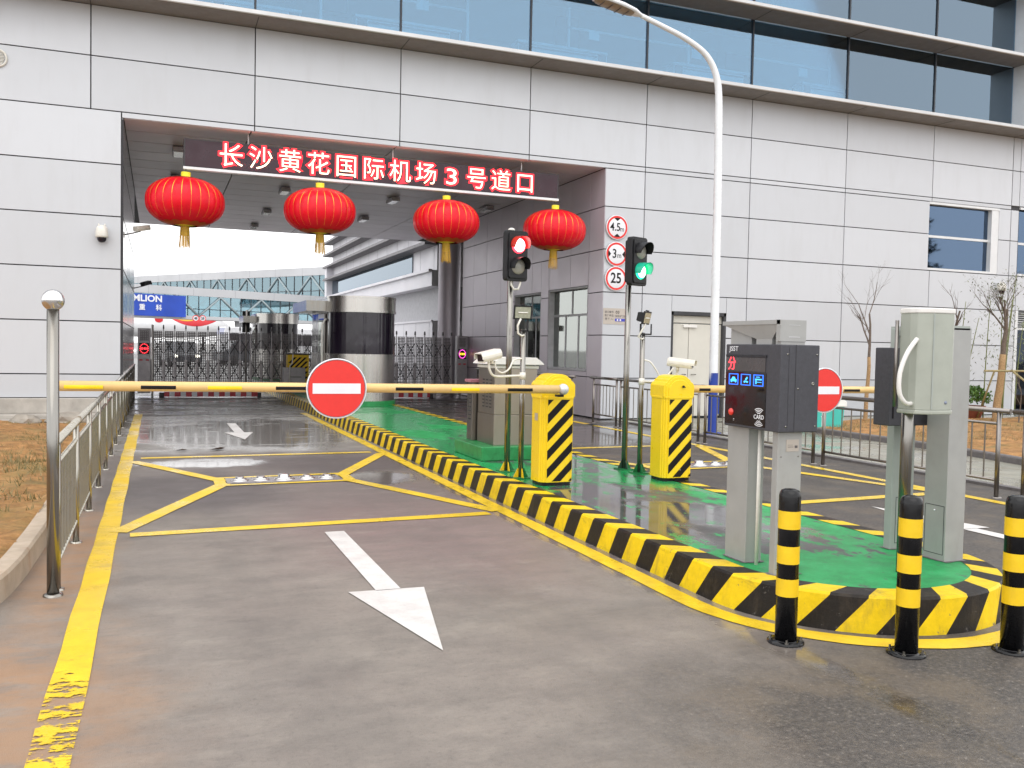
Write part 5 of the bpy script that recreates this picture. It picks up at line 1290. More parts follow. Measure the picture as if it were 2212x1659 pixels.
q = MB(); q.disc((9.285, FY-.012, 2.17), .021, 'y', 20); q.disc((9.355, FY-.012, 2.17), .021, 'y', 20); part(q, 'white_dots', 'sign_white', bs, fixn=False)

# ---- dome cameras and bracket cameras
def dome_cam(x, z, label):
    t = thing('dome_camera', label, 'camera', (x, FY-.12, z), 0, 'dome cameras on the facade')
    q = MB(); q.lathe([(.0001, .16), (.05, .16), (.085, .13), (.10, .07), (.104, -.02), (.10, -.05), (.0001, -.05)], (0, 0, 0), 28); q.build('housing', 'camera_white', t)
    q = MB(); q.lathe([(.075, -.05), (.072, -.09), (.05, -.125), (.0001, -.135)], (0, 0, 0), 24); q.build('dome', 'black_glass', t)
    q = MB(); q.box(-.04, .04, .05, .12, .02, .12); q.tube([(-.05, 0, .15), (-.05, 0, .19)], .012, 8); q.tube([(.05, 0, .15), (.05, 0, .19)], .012, 8); q.build('wall_bracket', 'camera_white', t)
dome_cam(-.905, 3.34, 'white dome camera on the wall left of the passage mouth'); dome_cam(20.5, 3.32, 'white dome camera on the wall above the bamboo at the far right')
def bracket_cam(x, y, z, yaw, m_, label):
    t = thing('bracket_camera', label, 'camera', (x, y, z), 0, 'bracket cameras on the left passage wall')
    q = MB(); q.prism([(-.05, -.04), (.05, -.04), (.06, .0), (.05, .055), (-.05, .055), (-.06, 0)], -.17, .17, 'y'); o = q.build('housing', m_, t, bevel=.006); o.location = (.30, 0, .03); o.rotation_euler = (R(-12), 0, yaw)
    q = MB(); q.box(-.04, .04, -.173, -.171, -.03, .035); q.build('window', 'black_glass', o)
    q = MB(); q.tube([(0, 0, -.10), (.15, 0, -.06), (.28, 0, -.02)], .012, 8); q.box(-.005, .01, -.05, .05, -.15, -.05); q.build('arm', 'stainless_dull', t)
bracket_cam(-.57, 17.9, 3.53, R(140), 'camera_white', 'white camera on a bracket at the passage corner below the first lantern')
bracket_cam(-.57, 24.6, 2.93, R(150), 'gate_dark', 'small dark camera on a thin arm deeper on the left passage wall')

# ================================================================== INSIDE THE PASSAGE
def booth(x, y0, y1, r_, label, plinth=True):
    t = thing('guard_booth', label, 'guard booth', (x, y0+r_, ITOP))
    def st(e=0, n=18):
        return [(x+(r_+e)*math.cos(a), y0+r_+(r_+e)*math.sin(a)) for a in [PI+PI*i/n for i in range(n+1)]]+[(x+r_+e, y1+e), (x-r_-e, y1+e)]
    def ring(z0, z1, e, m_, nm, par=t, cap=True):
        q = MB(); p = st(e); n = len(p); q.add([(a, b_, z0) for a, b_ in p]+[(a, b_, z1) for a, b_ in p], [(i, (i+1) % n, n+(i+1) % n, n+i) for i in range(n)], 0, False)
        for f in range(18): q.sm[f] = True
        q.add([(a, b_, z1) for a, b_ in p], [tuple(range(n))], 0, False); q.add([(a, b_, z0) for a, b_ in p], [tuple(range(n))], 0, False)
        return part(q, nm, m_, par, fixn=False)
    ring(ITOP-.01, ITOP+.10, .03, 'plinth_green', 'plinth'); ring(ITOP+.10, 1.285, 0, 'booth_steel', 'lower_wall'); ring(1.285, 1.32, .012, 'booth_steel', 'sill')
    ring(1.32, 2.225, -.012, 'black_glass', 'window_band'); ring(2.225, 2.275, .02, 'booth_steel', 'lower_moulding'); ring(2.275, 2.53, .008, 'booth_steel', 'roof_band'); ring(2.53, 2.575, .022, 'booth_steel', 'roof_rim')
    q = MB(); q.box(x-r_-.03, x-r_-.005, y0+r_+.25, y0+r_+1.05, ITOP+.12, 2.2); d_ = part(q, 'door', 'stainless_dull', t)
    q = MB(); q.box(x-r_-.035, x-r_-.028, y0+r_+.32, y0+r_+.98, 1.3, 2.1); part(q, 'door_glass', 'passage_glass', d_)
    q = MB(); q.box(x-r_-.45, x-r_-.01, y0+r_+.1, y1, 2.25, 2.48); part(q, 'door_canopy', 'stainless', t)
    q = MB(); q.tube([(x-r_-.10, y0+r_+.1, .35), (x-r_-.10, y0+r_+.1, 1.95), (x-r_-.05, y0+r_+.1, 2.05), (x-r_, y0+r_+.12, 2.08)], .022, 10); part(q, 'grab_rail', 'white_plastic', t)
booth(4.24, 19.25, 22.2, .75, 'round-ended guard booth with black window band and steel roof on the island in the passage')
booth(4.0, 32.4, 35, .72, 'second, farther guard booth seen small behind the folding gate')

def folding_gate(x0, x1, y, label, dx=.288, head_left=True):
    t = thing('folding_gate', label, 'gate', (x0, y, 0), 0, 'folding steel gates across the passage')
    q0 = MB(); q0.prism([(-.016, .98), (.016, .98), (.012, 1.88), (-.012, 1.88)], -.012, .012, 'y'); q0.box(-.034, .034, -.02, .02, .14, 1.02); q0.prism([(-.02, 1.86), (.02, 1.86), (.016, 1.955), (.0, 1.975), (-.016, 1.955)], -.03, .03, 'y', 1)
    p0 = q0.build('gate_post', ['gate_metal', 'gate_dark'], t); n = int((x1-x0)/dx)
    for i in range(n+1):
        o = p0 if i == 0 else p0.copy()
        if i: scene.collection.objects.link(o); o.parent = t
        o.location = (dx*i+.02, -.02 if i % 2 else .02, 0)
    s0 = MB(); s0.box(.03, dx-.03, -.003, .0, .16, 1.80); sh = s0.build('perforated_panel', 'perforated_sheet', t)
    for i in range(n):
        o = sh if i == 0 else sh.copy()
        if i: scene.collection.objects.link(o); o.parent = t
        o.location = (dx*i+.02, .012 if i % 2 else -.012, 0)
    q = MB()
    for za, zb in ((.5, .95), (1.2, 1.6)): q.tube([(.04, -.03, za), (dx, -.03, zb)], .011, 6); q.tube([(.04, -.034, zb), (dx, -.034, za)], .011, 6)
    q.tube([(dx/2, -.032, .7), (dx/2, -.032, 1.4)], .006, 4)
    l0 = q.build('scissor_link', 'gate_dark', t)
    for i in range(1, n):
        o = l0.copy(); scene.collection.objects.link(o); o.parent = t; o.location = (dx*i, 0, 0)
    return t
GY = 26.5
t = folding_gate(-.15, 4.35, GY, 'folding steel gate of perforated panels closing the left half of the passage')
def bump_bar(x0, x1, y, par):
    q = MB(); q.box(x0, x1, y, y+.06, .02, .15); k = int((x1-x0)/.287)
    b_ = part(q, 'base_bar', 'bar_red', par)
    q = MB()
    for i in range(k+1):
        xa = x0+.13+i*.287
        if xa+.14 < x1: q.box(xa, xa+.135, y-.003, y, .025, .147)
    part(q, 'white_blocks', 'sign_white', b_)
    q = MB(); q.box(x0-.13, x0, y, y+.1, 0, .13); q.box(x1, x1+.1, y, y+.1, 0, .13); part(q, 'wheel_box', 'gate_dark', par)
bump_bar(.18, 2.62, GY-.45, t)
def head(x, y, par, col, core):
    q = MB(); q.box(x-.165, x+.165, y-.08, y+.12, .1, 1.86); h_ = part(q, 'drive_head', 'gate_metal', par, bevel=.01)
    q = MB(); q.box(x-.13, x+.13, y-.085, y-.079, 1.16, 1.46); s_ = part(q, 'display_screen', 'decal_black', h_)
    q = MB()
    for i in range(16): a = 2*PI*i/16; q.disc((x+.105*math.cos(a), y-.088, 1.31+.125*math.sin(a)), .014, 'y', 8)
    part(q, 'light_ring', col, s_, fixn=False)
    q = MB()
    for i, (w_, hh) in enumerate(((.018, .06), (.012, .07), (.026, .05), (.012, .065), (.024, .055))): q.box(x-.085+i*.036, x-.085+i*.036+w_, y-.09, y-.086, 1.31-hh/2, 1.31+hh/2)
    part(q, 'light_segments', core, s_)
    q = MB(); q.box(x-.12, x-.04, y-.083, y-.079, .98, 1.02); q.box(x+.04, x+.12, y-.083, y-.079, .98, 1.02); part(q, 'red_reflector', 'bar_red', h_)
    q = MB(); q.box(x-.11, x+.11, y-.0835, y-.0795, 1.52, 1.80); part(q, 'speaker_grille', 'perforated_sheet', h_)
head(-.33, GY, t, 'led_red_dim', 'led_red_dim')
t = folding_gate(6.1, 8.65, GY, 'folding steel gate of perforated panels closing the right half of the passage')
bump_bar(6.0, 7.5, GY-.9, t); head(8.72, GY-.1, t, 'led_magenta', 'lamp_yellow')
q = MB(); q.tube([(-.12, GY-.15, 0), (-.12, GY-.15, 1.95)], .03, 12); o = q.build('gate_guide_post', 'white_plastic'); tag(o, 'slim white post beside the red-lit head of the left folding gate', 'post')
# striped cabinet and grey case at the gate
t = thing('striped_cabinet', 'yellow and black striped cabinet by the folding gate, left of the guard booth', 'cabinet', (3.55, 25.2, ITOP))
q = MB(); q.box(3.32, 3.90, 25.2, 25.5, ITOP, 1.22); part(q, 'body', 'bollard_yellow', t, bevel=.008)
q = MB(); q.box(3.28, 3.94, 25.16, 25.54, 1.222, 1.26); part(q, 'lid', 'gate_dark', t)
q = MB()
for i in range(-3, 6):
    xa = 3.32+i*.14; pl = [(xa, .55), (xa+.07, .55), (xa+.07+.6, 1.15), (xa+.6, 1.15)]
    pl2 = []
    for (a, b_) in pl: pl2.append((a, b_))
    u0 = max(0, (3.34-xa)/.6) if xa < 3.34 else 0; u1 = min(1, (3.81-xa)/.6)
    if u1 > u0+.02: q.add([(xa+.6*u0, 25.198, .55+.6*u0), (xa+.07+.6*u0, 25.198, .55+.6*u0), (xa+.07+.6*u1, 25.198, .55+.6*u1), (xa+.6*u1, 25.198, .55+.6*u1)], [(0, 1, 2, 3)])
part(q, 'warning_stripes', 'decal_black', t, fixn=False)
t = thing('grey_case', 'small grey metal case with faint lettering in front of the striped cabinet', 'cabinet', (3.42, 24.5, ITOP))
q = MB(); q.box(3.12, 3.70, 24.5, 24.8, ITOP, .88); part(q, 'body', 'gate_metal', t, bevel=.006)
q = MB(); q.box(3.30, 3.60, 24.497, 24.499, .62, .645); part(q, 'lettering_line', 'print_dark', t)
q = MB(); q.tube([(3.28, 24.42, .2), (3.28, 24.42, .93), (3.34, 24.42, 1.0), (3.36, 24.42, 1.25)], .014, 8); part(q, 'conduit', 'white_plastic', t)

# ================================================================== BEYOND THE PASSAGE
# terminal wing running away from the back of the passage, with long sun fins
t = thing('terminal_wing', 'pale terminal wing with long horizontal sun fins seen through the passage', 'building', (9.6, 43, 0))
q = MB(); q.box(9.75, 14, 32.6, 54.5, 4.4, 9.2); part(q, 'upper_wall', 'terminal_white', t)
q = MB(); q.box(9.55, 14, 32.6, 54.5, 3.8, 4.40); q.box(9.42, 9.56, 32.6, 54.6, 4.33, 4.43); part(q, 'white_beam', 'terminal_white', t)
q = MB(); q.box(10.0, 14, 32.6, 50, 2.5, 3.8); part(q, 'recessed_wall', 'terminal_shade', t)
q = MB(); q.box(9.6, 14, 32.6, 54.5, 0, 2.5); q.box(9.55, 9.62, 32.6, 54.5, 2.46, 2.53); part(q, 'lower_wall', 'terminal_white', t)
for z in (5.33, 6.08, 6.78, 7.5):
    q = MB(); q.box(9.25, 9.76, 32.6, 54.9, z, z+.12); part(q, 'sun_fin', 'fin_grey', t)
q = MB()
for i in range(12): q.box(9.745, 9.751, 33+i*1.9, 33.02+i*1.9, 4.4, 9.2); q.box(9.595, 9.601, 33+i*1.9, 33.02+i*1.9, 0, 2.45)
part(q, 'panel_joints', 'terminal_shade', t)
q = MB(); q.box(9.70, 9.74, 36, 54.3, 4.45, 5.3); part(q, 'window_band', 'wing_glass', t)
q = MB(); q.box(9.35, 9.75, 54.1, 54.7, 0, 6.1); part(q, 'end_post', 'terminal_white', t)
# airport ground beyond
mat('apron_concrete', (.22, .215, .21), .55, 0, .12, .4)
q = MB(); q.add([(-300, 34, .003), (400, 34, .003), (400, 900, .003), (-300, 900, .003)], [(0, 1, 2, 3)]); struct(q, 'apron', 'apron_concrete')

def corridor(P0, P1, zt, zb, roof_h, floor_h, label, bays, wd=3.2, banner=None):
    P0, P1 = Vector(P0), Vector(P1); D = (P1-P0); L = D.length; D.normalize(); N = Vector((-D.y, D.x))
    if N.y < 0: N = -N
    t = thing('glass_corridor', label, 'bridge', (P0.x, P0.y, 0))
    def pt(s, d, z): v = P0+D*s+N*d; return (v.x, v.y, z)
    def bar(s0, s1, d0, d1, z0, z1, nm, m_):
        q = MB(); v = [pt(s0, d0, z0), pt(s1, d0, z0), pt(s1, d1, z0), pt(s0, d1, z0), pt(s0, d0, z1), pt(s1, d0, z1), pt(s1, d1, z1), pt(s0, d1, z1)]
        q.add(v, [(0, 3, 2, 1), (4, 5, 6, 7), (0, 1, 5, 4), (1, 2, 6, 5), (2, 3, 7, 6), (3, 0, 4, 7)]); return part(q, nm, m_, t)
    bar(0, L, -.15, wd+.15, zt-roof_h, zt, 'roof', 'corridor_roof'); bar(0, L, 0, wd, zb, zb+floor_h, 'floor', 'corridor_roof')
    q = MB(); n = int(L/5.5)
    for i in range(n): q.add([pt(i*5.5, -.155, zt-roof_h), pt(i*5.5+.08, -.155, zt-roof_h), pt(i*5.5+.08, -.155, zt), pt(i*5.5, -.155, zt)], [(0, 1, 2, 3)])
    part(q, 'roof_joint', 'terminal_shade', t, fixn=False)
    bar(0, L, .05, .07, zb+floor_h, zt-roof_h, 'front_glass', 'corridor_glass'); bar(0, L, wd-.07, wd-.05, zb+floor_h, zt-roof_h, 'back_glass', 'corridor_glass')
    q = MB(); w_ = L/bays; z0, z1 = zb+floor_h, zt-roof_h
    for d_ in (-.02, wd-.2):
        for i in range(bays):
            a = i*w_; m_ = a+w_/2
            q.tube([pt(a, d_, z0), pt(m_, d_, z1)], .13, 6); q.tube([pt(m_, d_, z1), pt(a+w_, d_, z0)], .13, 6)
    part(q, 'truss', 'truss_steel', t)
    q = MB()
    for i in range(bays*4): q.tube([pt(i*w_/4, .0, z0), pt(i*w_/4, .0, z1)], .035, 4)
    q.tube([pt(0, .0, z0+(z1-z0)*.35), pt(L, .0, z0+(z1-z0)*.35)], .04, 4)
    part(q, 'glazing_bars', 'gate_dark', t)
    for k in range(1, int(L/24)+1):
        q = MB(); v = P0+D*(k*24-8)+N*wd/2; q.tube([(v.x, v.y, 0), (v.x, v.y, zb)], .45, 14); part(q, 'pier', 'corridor_roof', t)
    for k in range(0, int(L/9)):
        v = pt(3+k*9, wd*.6, 0); q = MB(); q.box(v[0]-.9, v[0]+.9, v[1]-.3, v[1]+.3, z0+(z1-z0)*.55, z0+(z1-z0)*.85); part(q, 'hanging_board', 'gate_dark', t)
    return t, pt
dirL = Vector((21.27, 10.4)).normalized(); p0 = Vector((-2.4, 110.9))-dirL*26
tb, pt = corridor(tuple(p0), tuple(p0+dirL*62), 8.0, 4.27, .95, .40, 'nearer glazed walkway bridge with a blue banner, descending to the right behind the gate', 11)
mb_ = MB(); s0, s1 = 15, 32.0; mb_.add([pt(s0, -.3, 4.45), pt(s1, -.3, 4.45), pt(s1, -.3, 6.95), pt(s0, -.3, 6.95), pt(s0, -.25, 4.45), pt(s1, -.25, 4.45), pt(s1, -.25, 6.95), pt(s0, -.25, 6.95)], [(0, 1, 2, 3), (4, 7, 6, 5), (0, 4, 5, 1), (3, 2, 6, 7), (1, 5, 6, 2), (0, 3, 7, 4)])
t = thing('banner', 'blue banner with large white lettering hung on the nearer walkway bridge', 'banner', (pt(24, -.3, 5)[0], pt(24, -.3, 5)[1], 5))
part(mb_, 'cloth', 'banner_blue', t)
axb = ((dirL.x, dirL.y, 0), (0, 0, 1), (dirL.y, -dirL.x, 0))
c_ = pt(29.1, -.33, 6.40); text('ZOOMLION', 'lettering', 'sign_white', t, c_, 1.0, .01, axb, align='RIGHT', off=.03, sx=1.12)
c_ = pt(29.05, -.33, 5.38); text('中      联      重      科', 'lettering', 'sign_white', t, c_, .74, .01, axb, align='RIGHT', off=.015, sx=1.0)
corridor((-12, 171.5), (36, 99.5), 12.0, 7.2, 1.1, .5, 'farther glazed walkway bridge rising to the right behind the nearer one', 13)
# small round signs under the bridge
t = thing('clearance_signs', 'pair of small round red-ringed signs under the nearer walkway bridge', 'road sign', (4.6, 109, 3.9))
for dx in (0, .76):
    q = MB(); q.disc((4.13+dx, 110.5, 4.30), .37, 'y', 28); d_ = part(q, 'plate', 'sign_white', t, fixn=False)
    q = MB(); q.disc((4.13+dx, 110.47, 4.30), .37, 'y', 28, r0=.29); part(q, 'red_ring', 'sign_red', d_, fixn=False)
    text('25' if dx else '45', 'lettering', 'decal_black', d_, (4.13+dx, 110.45, 4.30), .36, .01, 'front', off=.01)
# airliner behind the bridge
t = thing('airliner', 'white airliner with a red and yellow swoosh on its nose behind the walkway bridge', 'airliner', (-6, 140, 0))
q = MB(); n = 28; prof = [(-34, 1.75), (-10, 1.8), (3.0, 1.8), (5.0, 1.72), (7.0, 1.5), (8.6, 1.12), (9.5, .72), (10.0, .35), (10.15, .02)]; vs = []
for xx, r_ in prof:
    for i in range(n): a = 2*PI*i/n; vs.append((xx, 140+r_*math.cos(a), 3.95-(1.8-r_)*.18+r_*math.sin(a)))
q.add(vs, [(i*n+j, i*n+(j+1) % n, (i+1)*n+(j+1) % n, (i+1)*n+j) for i in range(len(prof)-1) for j in range(n)], 0, True); body = part(q, 'fuselage', 'airliner_white', t)
def patch(x0, x1, fz0, fz1, m_, nm, eps):
    q = MB(); vs = []; k = 16; rows = 6
    for i in range(k+1):
        u = i/k; xx = x0+(x1-x0)*u
        r_ = next(b_[1]+(c2[1]-b_[1])*(xx-b_[0])/(c2[0]-b_[0]) for b_, c2 in zip(prof, prof[1:]) if b_[0] <= xx <= c2[0])
        for j_ in range(rows+1):
            zz = fz0(u)+(fz1(u)-fz0(u))*j_/rows; zz = max(-.98, min(.98, zz/r_))*r_; yy = math.sqrt(max(0, r_*r_-zz*zz)); vs.append((xx, 140-yy-eps, 3.95-(1.8-r_)*.18+zz))
    q.add(vs, [(i*(rows+1)+j_, i*(rows+1)+j_+1, (i+1)*(rows+1)+j_+1, (i+1)*(rows+1)+j_) for i in range(k) for j_ in range(rows)], 0, True); return part(q, nm, m_, body, fixn=False)
patch(1.6, 8.4, lambda u: 1.15-1.25*math.sin(PI*min(1, u*1.0))**.8, lambda u: 1.2-.05*u, 'livery_red', 'livery_red_band', .03)
patch(1.8, 6.0, lambda u: 1.2-.6*math.sin(PI*u), lambda u: 1.2, 'livery_yellow', 'livery_yellow_band', .06)
q = MB(); q.add([(.2+.55*math.cos(a), 138.2-.02, 4.7+.45*math.sin(a)) for a in [2*PI*i/20 for i in range(20)]], [tuple(range(20))]); part(q, 'round_emblem', 'livery_red', body, fixn=False)
for xx in (-6, -4.6, -3.2): pass
q = MB(); q.add([(-9, 139, 3.1), (-2.6, 139, 3.1), (-12, 128, 3.5), (-16, 128, 3.5), (-9, 139, 3.4), (-2.6, 139, 3.4), (-12, 128, 3.7), (-16, 128, 3.7)], [(0, 1, 2, 3), (7, 6, 5, 4), (0, 4, 5, 1), (1, 5, 6, 2), (2, 6, 7, 3), (3, 7, 4, 0)]); part(q, 'wing', 'airliner_white', t)
q = MB(); q.tube([(6.3, 139.5, 0.3), (6.3, 139.7, 2.6)], .14, 8); q.lathe([(.35, -.2), (.42, 0), (.35, .2)], (6.3, 139.3, .42), 16, 'y'); part(q, 'nose_gear', 'gate_dark', t)
# far signal on a pole, apron worker, vehicles behind the gate
t = thing('traffic_light', 'small far traffic light seen from behind above the folding gate', 'traffic light', (3.0, 34, 0))
q = MB(); q.tube([(3.01, 34, 0), (3.01, 34, 2.72)], .035, 10); part(q, 'post', 'stainless_dull', t)
q = MB(); q.box(2.87, 3.14, 34.05, 34.2, 1.9, 2.68); part(q, 'signal_head', 'black_plastic', t, bevel=.02)
def vehicle(name, x, y, L, Hh, Wd, mb_body, label, cat_, bus=False, yaw=0):
    t = thing(name, label, cat_, (x, y, 0), yaw)
    q = MB()
    if bus: q.prism([(-L/2, .35), (L/2, .35), (L/2, Hh*.75), (L/2-.15, Hh), (-L/2+.1, Hh), (-L/2, Hh*.8)], -Wd/2, Wd/2, 'y')
    else: q.prism([(-L/2, .3), (L/2, .3), (L/2, .72), (L/2-.25, .85), (L*.22, .95), (L*.05, Hh), (-L*.30, Hh), (-L*.44, 1.0), (-L/2, .95)], -Wd/2, Wd/2, 'y')
    b_ = q.build('body', mb_body, t, bevel=.06)
    q = MB(); z0, z1 = (Hh*.5, Hh*.82) if bus else (.95, Hh-.08); xs_ = (-L/2+.4, L/2-.5) if bus else (-L*.30, L*.08)
    q.box(xs_[0], xs_[1], -Wd/2-.01, Wd/2+.01, z0, z1); q.build('window', 'black_glass', b_)
    for sx in (-.32, .32):
        for sy in (-1, 1): q = MB(); q.lathe([(.0001, -.1), (.28, -.1), (.34, -.06), (.34, .06), (.28, .1), (.0001, .1)], (sx*L, sy*Wd*.46, .34), 20, 'y'); q.build('wheel', 'tyre', t)
    for sy in (-.35, .35): q = MB(); q.box(L/2-.01, L/2+.02, sy*Wd-.12, sy*Wd+.12, .6, .75); q.build('headlight', 'head_light', b_)
    return t
vehicle('apron_bus', 9.2, 74, 9.5, 2.75, 2.4, 'vehicle_white', 'white apron bus beyond the folding gate, right of the far traffic light', 'bus', True, R(10))
vehicle('parked_car', 1.3, 60, 4.4, 1.55, 1.8, 'vehicle_dark', 'dark car beyond the perforated folding gate', 'car', False, R(-80))
vehicle('parked_car', -3.6, 88, 4.6, 1.6, 1.8, 'vehicle_white', 'white car far beyond the folding gate at the left', 'car', False, R(-60))
vehicle('tow_truck', 5.9, 66, 4.2, 1.7, 1.8, 'vehicle_dark', 'dark apron tow truck beyond the gate near the farther booth', 'truck', False, R(20))
# person, skinned skeleton
def person(x, y, label):
    V_ = [((0, 0, .95), .13), ((0, 0, 1.15), .13), ((0, 0, 1.38), .15), ((0, 0, 1.50), .055), ((0, -.01, 1.60), .085), ((0, -.01, 1.70), .08),
          ((.19, 0, 1.40), .055), ((.27, -.03, 1.14), .042), ((.26, -.14, .92), .032), ((-.19, 0, 1.40), .055), ((-.27, .03, 1.14), .042), ((-.25, .0, .90), .032),
          ((.10, 0, .88), .09), ((.13, -.08, .48), .06), ((.14, -.02, .08), .045), ((.15, -.14, .03), .035), ((-.10, 0, .88), .09), ((-.13, .12, .50), .06), ((-.14, .22, .12), .045), ((-.14, .12, .04), .035)]
    E_ = [(0, 1), (1, 2), (2, 3), (3, 4), (4, 5), (2, 6), (6, 7), (7, 8), (2, 9), (9, 10), (10, 11), (0, 12), (12, 13), (13, 14), (14, 15), (0, 16), (16, 17), (17, 18), (18, 19)]
    me = bpy.data.meshes.new('person'); me.from_pydata([v[0] for v in V_], E_, []); o = bpy.data.objects.new('person', me); scene.collection.objects.link(o)
    sk = o.modifiers.new('skin', 'SKIN'); sk.use_smooth_shade = True
    for i, v in enumerate(me.skin_vertices[0].data): v.radius = (V_[i][1], V_[i][1]*.85); v.use_root = (i == 0)
    ss_ = o.modifiers.new('sub', 'SUBSURF'); ss_.levels = 1; ss_.render_levels = 1
    me.materials.append(MATS['trousers']); o.location = (x, y, 0); tag(o, label, 'person')
    q = MB(); q.lathe([(.15, .92), (.175, 1.1), (.20, 1.35), (.15, 1.46), (.06, 1.50)], (0, 0, 0), 16); q.build('orange_vest', 'vest_orange', o)
    q = MB(); q.sphere((0, -.01, 1.64), .105, 14, sz=1.15); q.build('head_skin', 'skin', o)
    q = MB(); q.lathe([(.115, 1.68), (.11, 1.74), (.06, 1.78), (.001, 1.79)], (0, -.005, 0), 14); q.build('cap', 'vest_orange', o)
person(-1.47, 134, 'person in orange vest walking on the apron, far left through the passage')

# ================================================================== PLANTS AND THINGS ON THE RIGHT
t = thing('waste_bin', 'teal waste bin with white lid on the pavement behind the railing', 'bin', (12.1, 14.2, 0))
q = MB(); q.prism([(11.75, .05), (12.46, .05), (12.50, .50), (11.71, .50)], 13.95, 14.5, 'y'); part(q, 'body', 'bin_teal', t, bevel=.01)
q = MB(); q.prism([(11.69, .50), (12.53, .50), (12.53, .60), (12.36, .68), (12.30, .735), (11.9, .735), (11.86, .68), (11.69, .60)], 13.92, 14.53, 'y'); part(q, 'lid', 'bin_lid', t, bevel=.012)
q = MB(); q.box(11.95, 12.0, 13.947, 13.95, .12, .40); q.box(11.93, 12.02, 13.947, 13.95, .30, .32); part(q, 'white_print', 'print_white', t)
def twig_tree(name, x, y, label, h, r0_, seed, levels=5, wrap=None, lean=(0, 0), spread=.5, mats='bark', z0=.1, leaves=0, leafm='bamboo_leaf', start=.45, nb=3, group=None):
    rr = random.Random(seed); t = thing(name, label, 'tree', (x, y, z0), 0, group); q = MB(); tips = []
    def grow(p, d, L, r_, lv):
        pts = [p]; rs = [r_]; k = 4
        for i in range(k):
            d = (d+Vector((rr.uniform(-1, 1), rr.uniform(-1, 1), rr.uniform(-.3, .5)))*.13).normalized(); p = p+d*L/k; pts.append(p); rs.append(r_*(1-.42*(i+1)/k))
        q.tube(pts, rs, 6 if lv > 2 else 4, False)
        tips.append(p)
        if lv <= 0: return
        for i in range(nb if lv > 1 else 3):
            a = rr.uniform(0, 2*PI); s_ = spread*rr.uniform(.6, 1.25); b_ = (d+Vector((math.cos(a), math.sin(a), rr.uniform(.0, .5)))*s_).normalized()
            j = rr.choice([1, 2, 3, 4]); grow(pts[j], b_, L*rr.uniform(.5, .78), rs[j]*rr.uniform(.5, .7), lv-1)
    trunk = MB(); p = Vector((0, 0, -.1)); d = Vector((lean[0], lean[1], 1)).normalized(); pts = [p]; rs = [r0_*1.15]
    for i in range(8): p = p+(d+Vector((rr.uniform(-1, 1), rr.uniform(-1, 1), 0))*.06)*h*start/8; pts.append(p); rs.append(r0_*(1-.25*i/8))
    trunk.tube(pts, rs, 10); trunk.build('trunk', wrap or mats, t)
    grow(p, d, h*(1-start)*.62, r0_*.68, levels-1)
    q.build('branches', mats, t)
    if leaves:
        lf = MB()
        for k in range(leaves):
            c0 = rr.choice(tips)+Vector((rr.gauss(0, .10), rr.gauss(0, .10), rr.gauss(0, .10))); a = rr.uniform(0, 2*PI); l_ = rr.uniform(.05, .11); w_ = .012
            dd = Vector((math.cos(a), math.sin(a), rr.uniform(-.9, .2))).normalized(); ss1 = dd.cross(Vector((0, 0, 1))).normalized()*w_
            lf.add([c0, c0+dd*l_*.5+ss1, c0+dd*l_, c0+dd*l_*.5-ss1], [(0, 1, 2, 3)])
        lf.build('foliage', leafm, t, fixn=False)
    return t
twig_tree('bare_tree', 13.85, 14.85, 'slim bare tree with straw-wrapped trunk between the card machines', 2.95, .045, 4, 5, 'straw', (.03, 0), .5, start=.50)
twig_tree('bare_tree', 16.7, 15.25, 'bare tree whose upper twigs show above the loudspeaker box', 3.1, .05, 11, 4, 'straw', (.0, 0), .55, start=.55)
twig_tree('bare_tree', 16.9, 13.7, 'low bare sapling in front of the green shrub', 1.25, .018, 21, 4, None, (.05, 0), .6, start=.3, z0=.1)
t = twig_tree('staked_tree', 17.2, 14.5, 'tree propped by bamboo poles at the right, trunk wrapped in straw below', 3.2, .085, 8, 5, 'straw', (.10, 0), .45, start=.5, leaves=500)
q = MB(); q.tube([(-.75, -.3, 1.13), (1.5, -.3, 1.14)], .022, 8); q.tube([(.0, -.32, 1.16), (1.05, -1.2, -.02)], .022, 8); q.tube([(1.3, -.3, 1.12), (.1, -.6, .02)], .02, 8); q.tube([(-.35, -.2, 1.12), (.1, .6, 0)], .02, 8)
q.build('support_poles', 'bamboo_pole', t)
def bamboo(x, y, n, label, seed):
    rr = random.Random(seed); t = thing('bamboo_clump', label, 'bamboo', (x, y, .1)); st = MB(); lf = MB()
    for k in range(n):
        bx_, by_ = rr.uniform(-1.1, 1.3), rr.uniform(-.4, .4); h = rr.uniform(2.3, 3.5); lx, ly = rr.uniform(-.10, .16), rr.uniform(-.08, .08)
        P_ = [Vector((bx_+lx*h*(u**1.5), by_+ly*h*u, h*u)) for u in [i/7 for i in range(8)]]
        st.tube(P_, [.017*(1-.6*i/7) for i in range(8)], 7)
        for i in range(2, 7): st.tube([P_[i]-Vector((0, 0, .008)), P_[i]+Vector((0, 0, .008))], .02*(1-.5*i/7), 7)
        for m_ in range(70):
            u = rr.uniform(.42, 1.0); p = P_[min(7, int(u*7))]+Vector((rr.gauss(0, .17), rr.gauss(0, .15), rr.gauss(0, .16))); a = rr.uniform(0, 2*PI); l_ = rr.uniform(.07, .15)
            dd = Vector((math.cos(a), math.sin(a), rr.uniform(-1.1, .1))).normalized(); s1 = dd.cross(Vector((0, 0, 1))).normalized()*.011
            lf.add([p, p+dd*l_*.45+s1, p+dd*l_, p+dd*l_*.45-s1], [(0, 1, 2, 3)])
    st.build('stems', 'bamboo_stem', t); lf.build('foliage', 'bamboo_leaf', t, fixn=False)
